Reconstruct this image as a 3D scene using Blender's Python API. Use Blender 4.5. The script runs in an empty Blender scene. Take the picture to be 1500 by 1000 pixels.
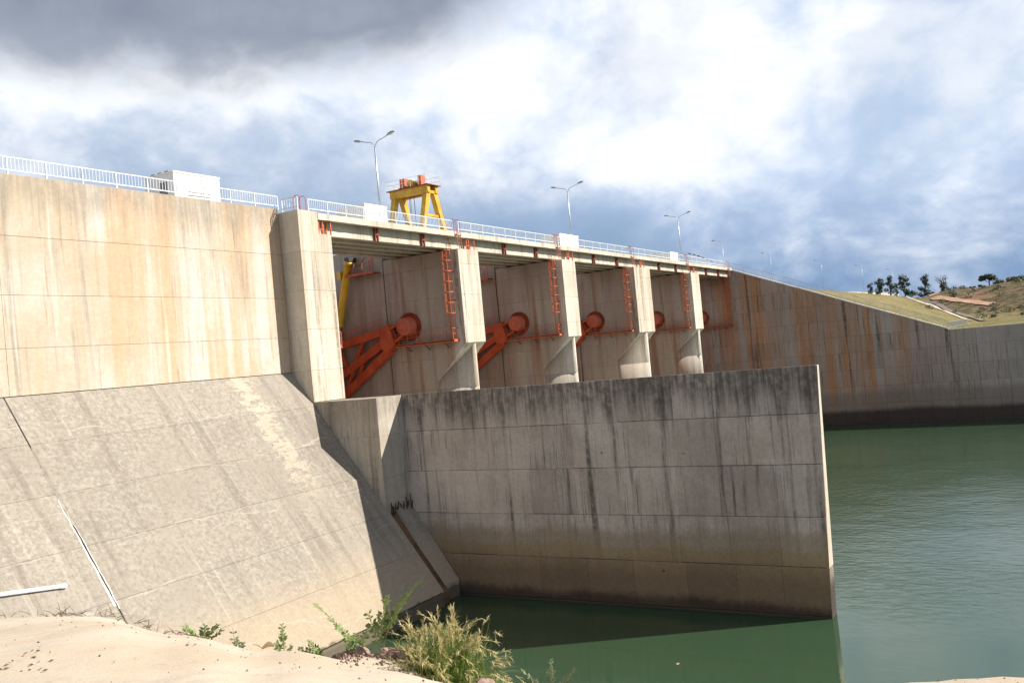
import bpy, math, random
import numpy as np
from mathutils import Vector, Matrix

sc = bpy.context.scene
col = sc.collection
RNG = random.Random(7)

# ------------------------------------------------------------------ camera
# world axes: X along the dam (away to the right), Y upstream, Z up; the eye is the origin, water at -16 m
_c = np.array([750.0, 500.0])
_v1 = np.array([1521.436, 452.07]); _v2 = np.array([-1465.632, 724.635])
_f = math.sqrt(-float((_v1 - _c) @ (_v2 - _c)))
def _ray(x, y): return np.array([x - _c[0], -(y - _c[1]), -_f])
_X = _ray(*_v1); _X /= np.linalg.norm(_X)
_Y = _ray(*_v2); _Y -= _X * (_X @ _Y); _Y /= np.linalg.norm(_Y)
_Z = np.cross(_X, _Y)
ROT = np.array([_X, _Y, _Z])
def wray(x, y):
    d = ROT @ _ray(x, y); return d / np.linalg.norm(d)
def onX(x, y, v): d = wray(x, y); return Vector(d * (v / d[0]))
def onY(x, y, v): d = wray(x, y); return Vector(d * (v / d[1]))
def onZ(x, y, v): d = wray(x, y); return Vector(d * (v / d[2]))
def onR(x, y, r): d = wray(x, y); return Vector(d * (r / math.hypot(d[0], d[1])))

cam = bpy.data.cameras.new('camera')
cam.sensor_width = 36.0
cam.lens = _f / 1500.0 * 36.0
cam.clip_start = 0.1; cam.clip_end = 6000.0
camo = bpy.data.objects.new('camera', cam); col.objects.link(camo)
camo.matrix_world = Matrix([[*ROT[0], 0], [*ROT[1], 0], [*ROT[2], 0], [0, 0, 0, 1]])
sc.camera = camo

# ------------------------------------------------------------------ sun and sky
SUN = Vector((0.585, -1.0, 0.86)).normalized()
sl = bpy.data.lights.new('sun', 'SUN'); sl.energy = 5.0; sl.angle = math.radians(0.53); sl.color = (1.0, 0.945, 0.86)
so = bpy.data.objects.new('sun', sl); col.objects.link(so)
so.rotation_euler = SUN.to_track_quat('Z', 'Y').to_euler(); so.location = (40, -60, 80)

sc.view_settings.view_transform = 'Standard'
try: sc.view_settings.look = 'None'
except Exception: pass
sc.view_settings.exposure = 0.68
sc.view_settings.gamma = 1.0
sc.view_settings.use_curve_mapping = False

class NT:
    """small node-tree writer"""
    def __init__(s, tree): s.t = tree; s.n = tree.nodes; s.l = tree.links
    def new(s, typ, **kw):
        n = s.n.new(typ)
        for k, v in kw.items(): setattr(n, k, v)
        return n
    def put(s, sock, v):
        if v is None: return
        if isinstance(v, bpy.types.NodeSocket): s.l.new(v, sock)
        else:
            if isinstance(v, (tuple, list)) and len(v) == 3 and sock.type == 'RGBA': v = (*v, 1.0)
            sock.default_value = v
    def math(s, op, a, b=None, c=None, clamp=False):
        n = s.new('ShaderNodeMath', operation=op, use_clamp=clamp)
        s.put(n.inputs[0], a); s.put(n.inputs[1], b); s.put(n.inputs[2], c); return n.outputs[0]
    def vmath(s, op, a, b=None):
        n = s.new('ShaderNodeVectorMath', operation=op)
        s.put(n.inputs[0], a); s.put(n.inputs[1], b); return n.outputs[0]
    def noise(s, vec, scale, detail=5.0, rough=0.55, dist=0.0):
        n = s.new('ShaderNodeTexNoise'); s.put(n.inputs['Vector'], vec)
        n.inputs['Scale'].default_value = scale; n.inputs['Detail'].default_value = detail
        n.inputs['Roughness'].default_value = rough; n.inputs['Distortion'].default_value = dist
        return n.outputs['Fac']
    def ramp(s, fac, lo, hi, a=0.0, b=1.0, smooth=True):
        n = s.new('ShaderNodeMapRange', interpolation_type='SMOOTHSTEP' if smooth else 'LINEAR')
        s.put(n.inputs[0], fac); s.put(n.inputs[1], lo); s.put(n.inputs[2], hi); s.put(n.inputs[3], a); s.put(n.inputs[4], b)
        return n.outputs[0]
    def mix(s, fac, a, b, mode='MIX'):
        n = s.new('ShaderNodeMix', data_type='RGBA', blend_type=mode)
        s.put(n.inputs[0], fac); s.put(n.inputs[6], a); s.put(n.inputs[7], b); return n.outputs[2]
    def sep(s, v):
        n = s.new('ShaderNodeSeparateXYZ'); s.put(n.inputs[0], v); return n.outputs
    def comb(s, x, y, z):
        n = s.new('ShaderNodeCombineXYZ'); s.put(n.inputs[0], x); s.put(n.inputs[1], y); s.put(n.inputs[2], z); return n.outputs[0]

world = bpy.data.worlds.new('World'); sc.world = world; world.use_nodes = True
w = NT(world.node_tree); w.n.clear()
wo = w.new('ShaderNodeOutputWorld'); bg = w.new('ShaderNodeBackground'); w.l.new(bg.outputs[0], wo.inputs[0])
sky = w.new('ShaderNodeTexSky', sky_type='NISHITA', sun_disc=False)
sky.sun_elevation = math.asin(SUN.z); sky.sun_rotation = math.atan2(SUN.x, SUN.y)
sky.altitude = 600; sky.air_density = 1.0; sky.dust_density = 1.2
d = w.vmath('NORMALIZE', w.new('ShaderNodeTexCoord').outputs['Generated'])
dx, dy, dz = w.sep(d)
elev = w.math('ARCSINE', dz)                       # radians
azim = w.math('ARCTAN2', dx, dy)
ae = w.comb(azim, w.math('MULTIPLY', elev, 1.7), 2.0)
wv_ = w.vmath('SUBTRACT', w.comb(w.noise(ae, 3.0, 4), w.noise(w.vmath('ADD', ae, (7.1, 3.3, 0)), 3.0, 4), 0.5), (0.5, 0.5, 0.5))
aw = w.vmath('ADD', w.comb(azim, w.math('MULTIPLY', elev, 1.35), 2.0), w.vmath('MULTIPLY', wv_, (0.10, 0.10, 0.0)))
bn = w.noise(w.vmath('ADD', aw, (6.3, 1.9, 0.0)), 9.0, 5, 0.55)
heads = w.math('ABSOLUTE', w.math('SUBTRACT', w.math('MULTIPLY', bn, 2.0), 1.0))                      # billowed noise: rounded heads, creased valleys
puff = w.math('ADD', w.math('MULTIPLY', w.noise(aw, 5.0, 7, 0.58), 0.72), w.math('MULTIPLY', w.ramp(heads, 0.0, 0.42, 0.28, 0.72, False), 0.28))   # cumulus heads
fine = w.noise(w.vmath('ADD', aw, (1.7, 9.1, 0.4)), 17.0, 5, 0.6)
soft = w.noise(w.vmath('ADD', ae, (4.4, 2.2, 1.0)), 2.7, 4, 0.5)   # broad light and dark masses
clear = w.mix(1.0, sky.outputs[0], (0.075, 0.075, 0.075), 'MULTIPLY')
mass = w.math('ADD', w.math('ADD', w.math('MULTIPLY', puff, 0.50), w.math('MULTIPLY', soft, 0.38)), w.math('MULTIPLY', fine, 0.12))
band = w.math('MULTIPLY', w.ramp(elev, math.radians(6), math.radians(13)), 0.06)
lit = w.ramp(w.math('ADD', mass, band), 0.42, 0.62)
cloud = w.mix(lit, (0.36, 0.44, 0.575), (0.67, 0.685, 0.71))
# rain-blue air towards the horizon, with paler breaks
lift = w.ramp(azim, math.radians(35), math.radians(80), -0.130, 0.055)
lowm = w.math('MULTIPLY', w.ramp(w.math('ADD', w.math('ADD', elev, lift), w.math('MULTIPLY', w.math('SUBTRACT', mass, 0.5), 0.40)), 0.05, 0.22, 1.0, 0.0), w.ramp(mass, 0.62, 0.44, 0.45, 1.0), clamp=True)
cloud = w.mix(lowm, cloud, w.mix(w.ramp(azim, math.radians(38), math.radians(78)), (0.275, 0.345, 0.455), (0.125, 0.205, 0.340)))
cover = w.ramp(w.noise(w.vmath('ADD', aw, (11.0, 5.0, 0)), 3.4, 6, 0.55), 0.36, 0.50, 0.72, 1.0)
skycol = w.mix(cover, clear, cloud)
# heavy grey cloud, edge in view upper left; extended overhead to cut sky fill
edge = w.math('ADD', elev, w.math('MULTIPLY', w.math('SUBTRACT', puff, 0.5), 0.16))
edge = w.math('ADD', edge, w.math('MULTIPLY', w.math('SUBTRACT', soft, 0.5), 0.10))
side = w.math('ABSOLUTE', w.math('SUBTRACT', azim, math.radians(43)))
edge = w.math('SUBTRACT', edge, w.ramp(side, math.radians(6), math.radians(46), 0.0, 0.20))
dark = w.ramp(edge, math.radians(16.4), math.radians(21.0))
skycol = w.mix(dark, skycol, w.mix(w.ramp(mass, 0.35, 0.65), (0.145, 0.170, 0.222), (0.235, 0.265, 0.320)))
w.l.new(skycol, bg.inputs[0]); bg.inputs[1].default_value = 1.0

# ------------------------------------------------------------------ materials
def principled(name):
    m = bpy.data.materials.new(name); m.use_nodes = True
    t = NT(m.node_tree); b = m.node_tree.nodes['Principled BSDF']
    return m, t, b
def bump(t, b, h, strength=0.3, dist=0.02):
    n = t.new('ShaderNodeBump'); n.inputs['Strength'].default_value = strength; n.inputs['Distance'].default_value = dist
    t.put(n.inputs['Height'], h); t.l.new(n.outputs[0], b.inputs['Normal'])
def plain(name, colr, rough=0.6, metal=0.0, var=0.15, scale=3.0):
    m, t, b = principled(name)
    pos = t.new('ShaderNodeNewGeometry').outputs['Position']
    n = t.noise(pos, scale, 6)
    c = t.mix(t.ramp(n, 0.3, 0.7), tuple(x * (1 - var) for x in colr), tuple(min(1, x * (1 + var)) for x in colr))
    t.put(b.inputs['Base Color'], c); b.inputs['Roughness'].default_value = rough; b.inputs['Metallic'].default_value = metal
    return m

def concrete(name, base, light, dark, rust=None, rust_amt=0.0, streak=0.5, streak_lo=0.52, top=None, tide_reflection=None, seed=0.0,
             blot=0.16, cracks=0.0, holes=0.0, cream=None, mottled=0.0, rust_lo=0.53, tint=0.2, rust_y=None, sloped=False, own=0.6, grain=0.34, stain_shade_y=None):
    """weathered cast concrete: blotches, run-off streaks, rust runs, tide marks, hairline cracks"""
    m, t, b = principled(name)
    pos0 = t.new('ShaderNodeNewGeometry').outputs['Position']
    pos = t.vmath('ADD', pos0, (seed, seed * 0.7, seed * 0.3))
    oi = t.new('ShaderNodeObjectInfo').outputs['Random']
    x, y, z = t.sep(pos0)
    n1 = t.noise(pos, blot, 7, 0.62)
    n2 = t.noise(pos, 2.3, 8, 0.65)
    n3 = t.noise(pos, 14.0, 6, 0.7)
    c = t.mix(t.ramp(n1, 0.34, 0.66), base, light)
    if mottled:
        c = t.mix(t.math('MULTIPLY', t.ramp(t.math('ADD', t.math('MULTIPLY', t.noise(pos, 4.2, 10, 0.78), 0.62), t.math('MULTIPLY', n1, 0.38)), 0.44, 0.58), mottled), c, dark)
    sv = t.vmath('MULTIPLY', pos, (1.0, 0.06, 0.05) if sloped else (1.0, 1.0, 0.045))
    s1 = t.noise(sv, 1.15, 6, 0.62); s2 = t.noise(sv, 4.5, 4, 0.6)
    if rust:
        rv = t.vmath('ADD', sv, (31.0, 17.0, 0.0))
        r1 = t.noise(rv, 0.40, 7, 0.66)
        rm = t.math('MULTIPLY', t.ramp(r1, rust_lo - 0.05, rust_lo + 0.13), t.ramp(n1, 0.25, 0.6, 0.45, 1.0))
        if rust_y: rm = t.math('MULTIPLY', rm, t.ramp(t.math('ADD', y, t.math('MULTIPLY', t.math('SUBTRACT', n1, 0.5), 14.0)), *rust_y))
        c = t.mix(t.math('MULTIPLY', rm, rust_amt), c, rust)
        r2 = t.ramp(t.noise(rv, 2.6, 4, 0.6), 0.62, 0.70)
        c = t.mix(t.math('MULTIPLY', r2, rust_amt * 0.8), c, tuple(q * 0.62 for q in rust))
    sm = t.math('MULTIPLY', t.ramp(s1, streak_lo, streak_lo + 0.14), t.ramp(n2, 0.3, 0.62, 0.35, 1.0))
    sm = t.math('MAXIMUM', sm, t.math('MULTIPLY', t.ramp(s2, 0.58, 0.72), 0.55))
    c = t.mix(t.math('MULTIPLY', sm, streak), c, dark)
    # each cast lift also carries its own run-off pattern
    ov = t.vmath('ADD', sv, t.comb(t.math('MULTIPLY', oi, 91.0), t.math('MULTIPLY', oi, 57.0), 0.0))
    o1 = t.noise(ov, 2.2, 6, 0.68); o2 = t.noise(ov, 7.5, 3, 0.6)
    om = t.math('MULTIPLY', t.ramp(t.math('ADD', t.math('MULTIPLY', o1, 0.65), t.math('MULTIPLY', o2, 0.35)), 0.52, 0.64), t.ramp(t.math('FRACT', t.math('MULTIPLY', oi, 7.31)), 0.2, 0.9, 0.25, 1.0))
    c = t.mix(t.math('MULTIPLY', om, own), c, dark)
    wm = t.math('MULTIPLY', t.ramp(t.noise(t.vmath('ADD', sv, (5.0, 77.0, 0.0)), 1.7, 5, 0.65), 0.58, 0.70), 0.45)
    c = t.mix(wm, c, tuple(min(0.75, q * 1.18) for q in light))
    if stain_shade_y:                              # brown staining on the flanks, with the bays' shade deepened in the colour
        ya, yb, tc, amt = stain_shade_y
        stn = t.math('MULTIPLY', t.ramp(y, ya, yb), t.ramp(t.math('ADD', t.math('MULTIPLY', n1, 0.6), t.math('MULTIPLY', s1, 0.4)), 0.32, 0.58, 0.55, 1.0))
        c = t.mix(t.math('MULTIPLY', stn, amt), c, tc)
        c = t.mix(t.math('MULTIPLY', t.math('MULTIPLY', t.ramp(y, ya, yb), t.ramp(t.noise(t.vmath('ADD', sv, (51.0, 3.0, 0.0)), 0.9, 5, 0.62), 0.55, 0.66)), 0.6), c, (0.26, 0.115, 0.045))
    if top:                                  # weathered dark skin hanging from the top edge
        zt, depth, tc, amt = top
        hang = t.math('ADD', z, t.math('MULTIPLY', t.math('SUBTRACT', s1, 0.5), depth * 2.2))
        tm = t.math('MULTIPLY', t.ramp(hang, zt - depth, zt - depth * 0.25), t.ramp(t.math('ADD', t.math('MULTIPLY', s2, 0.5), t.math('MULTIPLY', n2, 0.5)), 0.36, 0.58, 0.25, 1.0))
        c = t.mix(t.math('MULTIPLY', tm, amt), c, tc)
    if tide_reflection:
        for z0, z1, tc, amt in tide_reflection:         # silt and algae bands; the apron's lowest imitates a water reflection
            zz = t.math('ADD', z, t.math('MULTIPLY', t.math('SUBTRACT', n1, 0.5), 1.2))
            zz = t.math('ADD', zz, t.math('MULTIPLY', t.math('SUBTRACT', n2, 0.5), 0.5))
            c = t.mix(t.math('MULTIPLY', t.ramp(zz, z1, z0), amt), c, tc)
    if cream:                                # ragged limewash runs at given X positions on the apron
        for x0, wd, y0, y1 in cream:
            xm = t.math('ABSOLUTE', t.math('SUBTRACT', t.math('ADD', x, t.math('MULTIPLY', t.math('SUBTRACT', n2, 0.5), 3.2)), x0))
            mm = t.math('MULTIPLY', t.ramp(xm, wd * 0.55, wd * 0.45), t.ramp(t.math('ADD', y, t.math('MULTIPLY', t.math('SUBTRACT', n2, 0.5), 4.0)), y0, y1))
            mm = t.math('MULTIPLY', mm, t.ramp(t.noise(t.vmath('MULTIPLY', pos, (0.7, 2.0, 2.0)), 1.0, 8, 0.72), 0.44, 0.50))
            c = t.mix(t.math('MULTIPLY', mm, 0.75), c, (0.43, 0.375, 0.285))
    if cracks:
        for fz, fx, sd_, wd in ((0.34, 0.012, 0.0, 0.016), (0.47, -0.02, 13.0, 0.010), (0.22, 0.05, 29.0, 0.008)):
            ps = t.vmath('ADD', pos, (sd_, sd_, sd_))
            q = t.math('ADD', t.math('MULTIPLY', z, fz), t.math('MULTIPLY', x, fx))
            q = t.math('ADD', q, t.math('ADD', t.math('MULTIPLY', t.noise(ps, 0.11, 3), 1.1), t.math('MULTIPLY', t.noise(ps, 0.9, 5, 0.6), 0.16)))
            ln = t.math('ABSOLUTE', t.math('SUBTRACT', t.math('FRACT', q), 0.5))
            cm = t.math('MULTIPLY', t.ramp(ln, wd, wd * 0.3), t.ramp(t.noise(ps, 0.35, 4, 0.6), 0.44, 0.60))
            c = t.mix(t.math('MULTIPLY', cm, cracks), c, tuple(q_ * 1.08 for q_ in light))
    if holes:
        vo = t.new('ShaderNodeTexVoronoi'); vo.inputs['Randomness'].default_value = 0.35
        t.put(vo.inputs['Vector'], t.vmath('MULTIPLY', pos, (0.0, 0.55, 0.70))); vo.inputs['Scale'].default_value = 1.0
        hm = t.math('MULTIPLY', t.ramp(vo.outputs['Distance'], 0.070, 0.035), t.ramp(t.noise(pos, 0.9, 2), 0.48, 0.56))
        c = t.mix(t.math('MULTIPLY', hm, holes), c, (0.07, 0.04, 0.03))
    n4 = t.noise(pos, 5.5, 9, 0.75)
    val = t.math('ADD', t.math('MULTIPLY', n4, grain * 1.6), 1.0 - grain * 0.8)
    val = t.math('MULTIPLY', val, t.math('ADD', t.math('MULTIPLY', oi, tint), 1.0 - tint / 2))
    val = t.math('MULTIPLY', val, t.math('ADD', t.math('MULTIPLY', n2, 0.30), 0.85))
    c = t.mix(1.0, c, t.comb(val, val, val), 'MULTIPLY')
    t.put(b.inputs['Base Color'], c)
    b.inputs['Roughness'].default_value = 0.92
    b.inputs['Specular IOR Level'].default_value = 0.25
    bump(t, b, t.math('ADD', t.math('MULTIPLY', n2, 0.6), t.math('MULTIPLY', n3, 0.4)), 0.35, 0.03)
    return m

M = {}
M['wall'] = concrete('wall_concrete', (0.475, 0.39, 0.29), (0.54, 0.515, 0.465), (0.20, 0.168, 0.136), rust=(0.52, 0.295, 0.13), rust_amt=0.66,
                     streak=0.6, streak_lo=0.56, top=(12.35, 2.6, (0.27, 0.225, 0.17), 0.7), seed=3.0, blot=0.13, rust_lo=0.49, tint=0.05, own=0.35, grain=0.36)
M['apron'] = concrete('apron_concrete', (0.285, 0.25, 0.205), (0.365, 0.33, 0.275), (0.165, 0.138, 0.112), streak=0.55, streak_lo=0.50, seed=11.0, blot=0.22,
                      cracks=0.6, mottled=0.6, cream=((43.0, 1.7, 40.2, 42.6),), sloped=True, own=0.35, grain=0.42,
                      tide_reflection=((-13.6, -10.6, (0.39, 0.31, 0.215), 0.75), (-15.15, -15.0, (0.085, 0.075, 0.05), 0.8)), tint=0.08)  # lowest dark band: the slope's reflection at the waterline, painted on
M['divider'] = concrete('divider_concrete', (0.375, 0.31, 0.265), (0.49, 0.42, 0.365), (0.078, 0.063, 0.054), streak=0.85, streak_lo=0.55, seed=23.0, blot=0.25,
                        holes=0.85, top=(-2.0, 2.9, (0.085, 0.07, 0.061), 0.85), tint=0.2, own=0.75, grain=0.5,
                        tide_reflection=((-11.7, -10.8, (0.26, 0.20, 0.135), 0.75), (-12.5, -12.1, (0.28, 0.185, 0.08), 0.5), (-14.4, -12.3, (0.16, 0.108, 0.07), 0.8), (-15.7, -15.0, (0.04, 0.03, 0.024), 0.85)))
M['return'] = concrete('return_wall_concrete', (0.36, 0.31, 0.245), (0.46, 0.41, 0.345), (0.12, 0.095, 0.075), streak=0.8, streak_lo=0.52, seed=41.0, top=(-2.0, 2.0, (0.14, 0.115, 0.09), 0.5), tint=0.12)
M['right'] = concrete('training_wall_concrete', (0.30, 0.25, 0.21), (0.37, 0.325, 0.285), (0.07, 0.053, 0.042), rust=(0.40, 0.185, 0.072), rust_amt=0.8, streak=0.85,
                      streak_lo=0.54, seed=57.0, blot=0.07, rust_lo=0.45, tide_reflection=((-11.6, -10.2, (0.20, 0.165, 0.135), 0.7), (-14.4, -13.4, (0.045, 0.034, 0.03), 0.9)), top=(11.0, 2.0, (0.08, 0.06, 0.05), 0.3),
                      tint=0.14, rust_y=(9.0, 27.0))
M['pier'] = concrete('pier_concrete', (0.50, 0.445, 0.36), (0.60, 0.56, 0.475), (0.20, 0.145, 0.095), rust=(0.38, 0.22, 0.105), rust_amt=0.5, stain_shade_y=(46.0, 47.6, (0.33, 0.265, 0.215), 0.75), streak=0.85, streak_lo=0.52, own=0.75, seed=71.0, blot=0.16, rust_lo=0.52, tint=0.1)
M['deck'] = concrete('deck_concrete', (0.46, 0.41, 0.325), (0.56, 0.51, 0.43), (0.24, 0.20, 0.155), streak=0.6, streak_lo=0.52, seed=83.0, tint=0.08)
M['rustfloor'] = plain('rusty_groove', (0.13, 0.07, 0.035), 0.9, 0.0, 0.4, 1.5)
M['slab'] = concrete('chute_floor_concrete', (0.22, 0.19, 0.16), (0.28, 0.25, 0.21), (0.1, 0.08, 0.06), streak=0.3, seed=5.0)
M['white'] = plain('white_railing_paint', (0.62, 0.66, 0.70), 0.45, 0.0, 0.06)
M['house'] = plain('white_render', (0.80, 0.79, 0.75), 0.8, 0.0, 0.05, 0.9)
M['house_dark'] = plain('vent_grey', (0.20, 0.20, 0.20), 0.7)
M['red'] = plain('red_oxide_paint', (0.47, 0.075, 0.018), 0.55, 0.0, 0.12, 0.8)
m, t, b = principled('weathered_red_paint'); M['red'] = m
pos = t.new('ShaderNodeNewGeometry').outputs['Position']
n1 = t.noise(pos, 0.9, 6, 0.6); n2 = t.noise(t.vmath('MULTIPLY', pos, (1, 1, 0.2)), 5.0, 6, 0.65)
c = t.mix(t.ramp(n1, 0.35, 0.65), (0.43, 0.062, 0.016), (0.52, 0.105, 0.035)); c = t.mix(t.math('MULTIPLY', t.ramp(n2, 0.56, 0.70), 0.65), c, (0.16, 0.04, 0.02))
t.put(b.inputs['Base Color'], c); b.inputs['Roughness'].default_value = 0.6; bump(t, b, n2, 0.2, 0.01)
M['hub'] = plain('sunfaded_red_paint', (0.50, 0.12, 0.06), 0.6, 0.0, 0.12, 0.8)
M['redrail'] = plain('red_rail_paint', (0.56, 0.125, 0.045), 0.55, 0.0, 0.2, 2.0)
M['reddark'] = plain('dull_red_paint', (0.24, 0.045, 0.022), 0.6, 0.0, 0.3, 2.5)
M['pink'] = plain('faded_red_paint', (0.50, 0.115, 0.09), 0.5)
M['yellow'] = plain('crane_yellow_paint', (0.56, 0.33, 0.025), 0.5, 0.0, 0.18, 1.2)
M['cylyellow'] = plain('cylinder_yellow_paint', (0.68, 0.40, 0.015), 0.4, 0.0, 0.1, 1.2)
M['hoistred'] = plain('hoist_red_paint', (0.55, 0.13, 0.06), 0.5)
M['steel'] = plain('galvanised_steel', (0.48, 0.50, 0.52), 0.4, 0.7, 0.08)
M['darksteel'] = plain('dark_steel', (0.06, 0.055, 0.05), 0.5, 0.3)
M['lens'] = plain('lamp_lens', (0.75, 0.68, 0.58), 0.25)
M['rebar'] = plain('rusty_rebar', (0.055, 0.028, 0.018), 0.8)
M['pvc'] = plain('white_plastic_pipe', (0.85, 0.85, 0.88), 0.35, 0.0, 0.04)
M['sealant'] = plain('white_joint_mortar', (0.78, 0.74, 0.68), 0.8, 0.0, 0.12, 3.0)
M['seal_dark'] = plain('joint_gap_rubber', (0.05, 0.05, 0.06), 0.8)
M['bark'] = plain('bark', (0.09, 0.065, 0.05), 0.9)
M['stem'] = plain('plant_stem', (0.20, 0.17, 0.07), 0.8)
M['twig'] = plain('dry_twig', (0.22, 0.165, 0.115), 0.9, 0.0, 0.3, 20)

def leafmat(name, a, b_, trans=0.25):
    m, t, b = principled(name)
    oi = t.new('ShaderNodeNewGeometry').outputs['Random Per Island']
    c = t.mix(oi, a, b_)
    t.put(b.inputs['Base Color'], c); b.inputs['Roughness'].default_value = 0.6
    tr = t.new('ShaderNodeBsdfTranslucent'); t.put(tr.inputs[0], c)
    mx = t.new('ShaderNodeMixShader'); mx.inputs[0].default_value = trans
    t.l.new(b.outputs[0], mx.inputs[1]); t.l.new(tr.outputs[0], mx.inputs[2])
    t.l.new(mx.outputs[0], m.node_tree.nodes['Material Output'].inputs[0])
    return m
M['leaf_far'] = leafmat('distant_foliage', (0.022, 0.045, 0.022), (0.055, 0.085, 0.035), 0.15)
M['leaf_bush'] = leafmat('bush_foliage', (0.055, 0.075, 0.028), (0.12, 0.115, 0.05), 0.15)
M['grass_blade'] = leafmat('grass_blades', (0.075, 0.15, 0.02), (0.22, 0.28, 0.06), 0.3)
M['grass_seed'] = leafmat('grass_seed_heads', (0.40, 0.34, 0.14), (0.58, 0.49, 0.24), 0.25)
M['fern'] = leafmat('fern_leaves', (0.13, 0.20, 0.055), (0.24, 0.31, 0.10), 0.3)
M['fern_pale'] = leafmat('pale_leaflets', (0.16, 0.21, 0.11), (0.27, 0.31, 0.17), 0.3)
M['dryleaf'] = leafmat('dry_leaf', (0.36, 0.24, 0.14), (0.50, 0.36, 0.22), 0.2)

# bare tan rock of the near bank
m, t, b = principled('tan_rock'); M['rock_ground'] = m
pos = t.new('ShaderNodeNewGeometry').outputs['Position']
n1 = t.noise(t.vmath('MULTIPLY', pos, (0.35, 1.0, 1.0)), 0.9, 8, 0.6, 0.4); n2 = t.noise(pos, 5.0, 8, 0.65); n3 = t.noise(pos, 40.0, 5, 0.7)
c = t.mix(t.ramp(n1, 0.35, 0.62), (0.455, 0.37, 0.275), (0.51, 0.435, 0.345))
c = t.mix(t.math('MULTIPLY', t.ramp(t.noise(t.vmath('MULTIPLY', pos, (0.4, 2.4, 1.0)), 1.6, 7, 0.65), 0.53, 0.70), 0.6), c, (0.37, 0.315, 0.26))
c = t.mix(t.math('MULTIPLY', t.ramp(n2, 0.60, 0.68), 0.5), c, (0.34, 0.25, 0.175))
c = t.mix(t.math('MULTIPLY', t.ramp(t.noise(pos, 11.0, 8, 0.75), 0.60, 0.70), 0.55), c, (0.27, 0.20, 0.15))
v = t.math('ADD', t.math('MULTIPLY', n3, 0.5), 0.75); c = t.mix(1.0, c, t.comb(v, v, v), 'MULTIPLY')
t.put(b.inputs['Base Color'], c); b.inputs['Roughness'].default_value = 0.9; b.inputs['Specular IOR Level'].default_value = 0.2
bump(t, b, t.math('ADD', t.math('MULTIPLY', n2, 0.7), t.math('MULTIPLY', n3, 0.3)), 0.6, 0.02)

m, t, b = principled('purple_brown_rubble'); M['rubble'] = m
pos = t.new('ShaderNodeNewGeometry').outputs['Position']; oi = t.new('ShaderNodeObjectInfo').outputs['Random']
n1 = t.noise(pos, 9.0, 8, 0.65)
c = t.mix(t.ramp(n1, 0.35, 0.65), (0.15, 0.085, 0.065), (0.32, 0.21, 0.165)); c = t.mix(t.math('MULTIPLY', oi, 0.5), c, (0.36, 0.25, 0.18))
t.put(b.inputs['Base Color'], c); b.inputs['Roughness'].default_value = 0.9; bump(t, b, n1, 0.7, 0.03)

# grass bank and scrub hill
m, t, b = principled('grass_hill'); M['hill'] = m
pos = t.new('ShaderNodeNewGeometry').outputs['Position']; x, y, z = t.sep(pos)
n1 = t.noise(pos, 0.05, 7, 0.6); n2 = t.noise(pos, 0.45, 8, 0.68); n3 = t.noise(pos, 2.2, 6, 0.7)
c = t.mix(t.ramp(n1, 0.38, 0.62), (0.20, 0.18, 0.07), (0.29, 0.235, 0.115))
c = t.mix(t.math('MULTIPLY', t.ramp(n2, 0.48, 0.66), 0.8), c, (0.085, 0.095, 0.035))
scrub = t.math('MULTIPLY', t.ramp(x, 236, 262), t.ramp(y, 34, 22))
c2 = t.mix(t.ramp(n2, 0.40, 0.60), (0.205, 0.155, 0.085), (0.075, 0.066, 0.036))
c2 = t.mix(t.math('MULTIPLY', t.ramp(t.noise(pos, 0.11, 5, 0.6), 0.57, 0.66), 0.8), c2, (0.30, 0.16, 0.095))
c = t.mix(scrub, c, c2)
v = t.math('ADD', t.math('MULTIPLY', n3, 0.7), 0.65); c = t.mix(1.0, c, t.comb(v, v, v), 'MULTIPLY')
t.put(b.inputs['Base Color'], c); b.inputs['Roughness'].default_value = 0.95; b.inputs['Specular IOR Level'].default_value = 0.1
bump(t, b, t.math('ADD', n2, n3), 1.0, 0.5)
M['dirt'] = plain('red_dirt', (0.42, 0.25, 0.16), 0.95, 0.0, 0.2, 0.4)
M['drain'] = plain('drain_concrete', (0.46, 0.38, 0.28), 0.9, 0.0, 0.18, 0.3)
M['drain_dark'] = plain('drain_stone', (0.19, 0.15, 0.12), 0.9, 0.0, 0.2, 0.5)  # one darker tone for the whole gutter

# green turbid water
m, t, b = principled('green_water'); M['water'] = m
pos = t.new('ShaderNodeNewGeometry').outputs['Position']
n1 = t.noise(pos, 0.03, 4)
t.put(b.inputs['Base Color'], t.mix(n1, (0.026, 0.057, 0.028), (0.035, 0.070, 0.037)))
b.inputs['Roughness'].default_value = 0.04; b.inputs['IOR'].default_value = 1.5
rip = t.vmath('MULTIPLY', pos, (1.0, 0.62, 1.0))
h = t.math('ADD', t.math('MULTIPLY', t.noise(rip, 1.7, 5, 0.58, 0.5), 0.8), t.math('MULTIPLY', t.noise(rip, 0.33, 3, 0.5, 0.4), 1.1))
x, y, z = t.sep(pos)
calm = t.ramp(t.math('ADD', x, t.math('MULTIPLY', t.math('SUBTRACT', n1, 0.5), 30.0)), 50.0, 60.0, 0.10, 1.0)   # the corner behind the divider is sheltered
gust = t.ramp(t.noise(pos, 0.035, 4, 0.55), 0.36, 0.62, 0.35, 1.0)
bump(t, b, t.math('MULTIPLY', h, t.math('MULTIPLY', calm, gust)), 0.75, 0.10)

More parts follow.
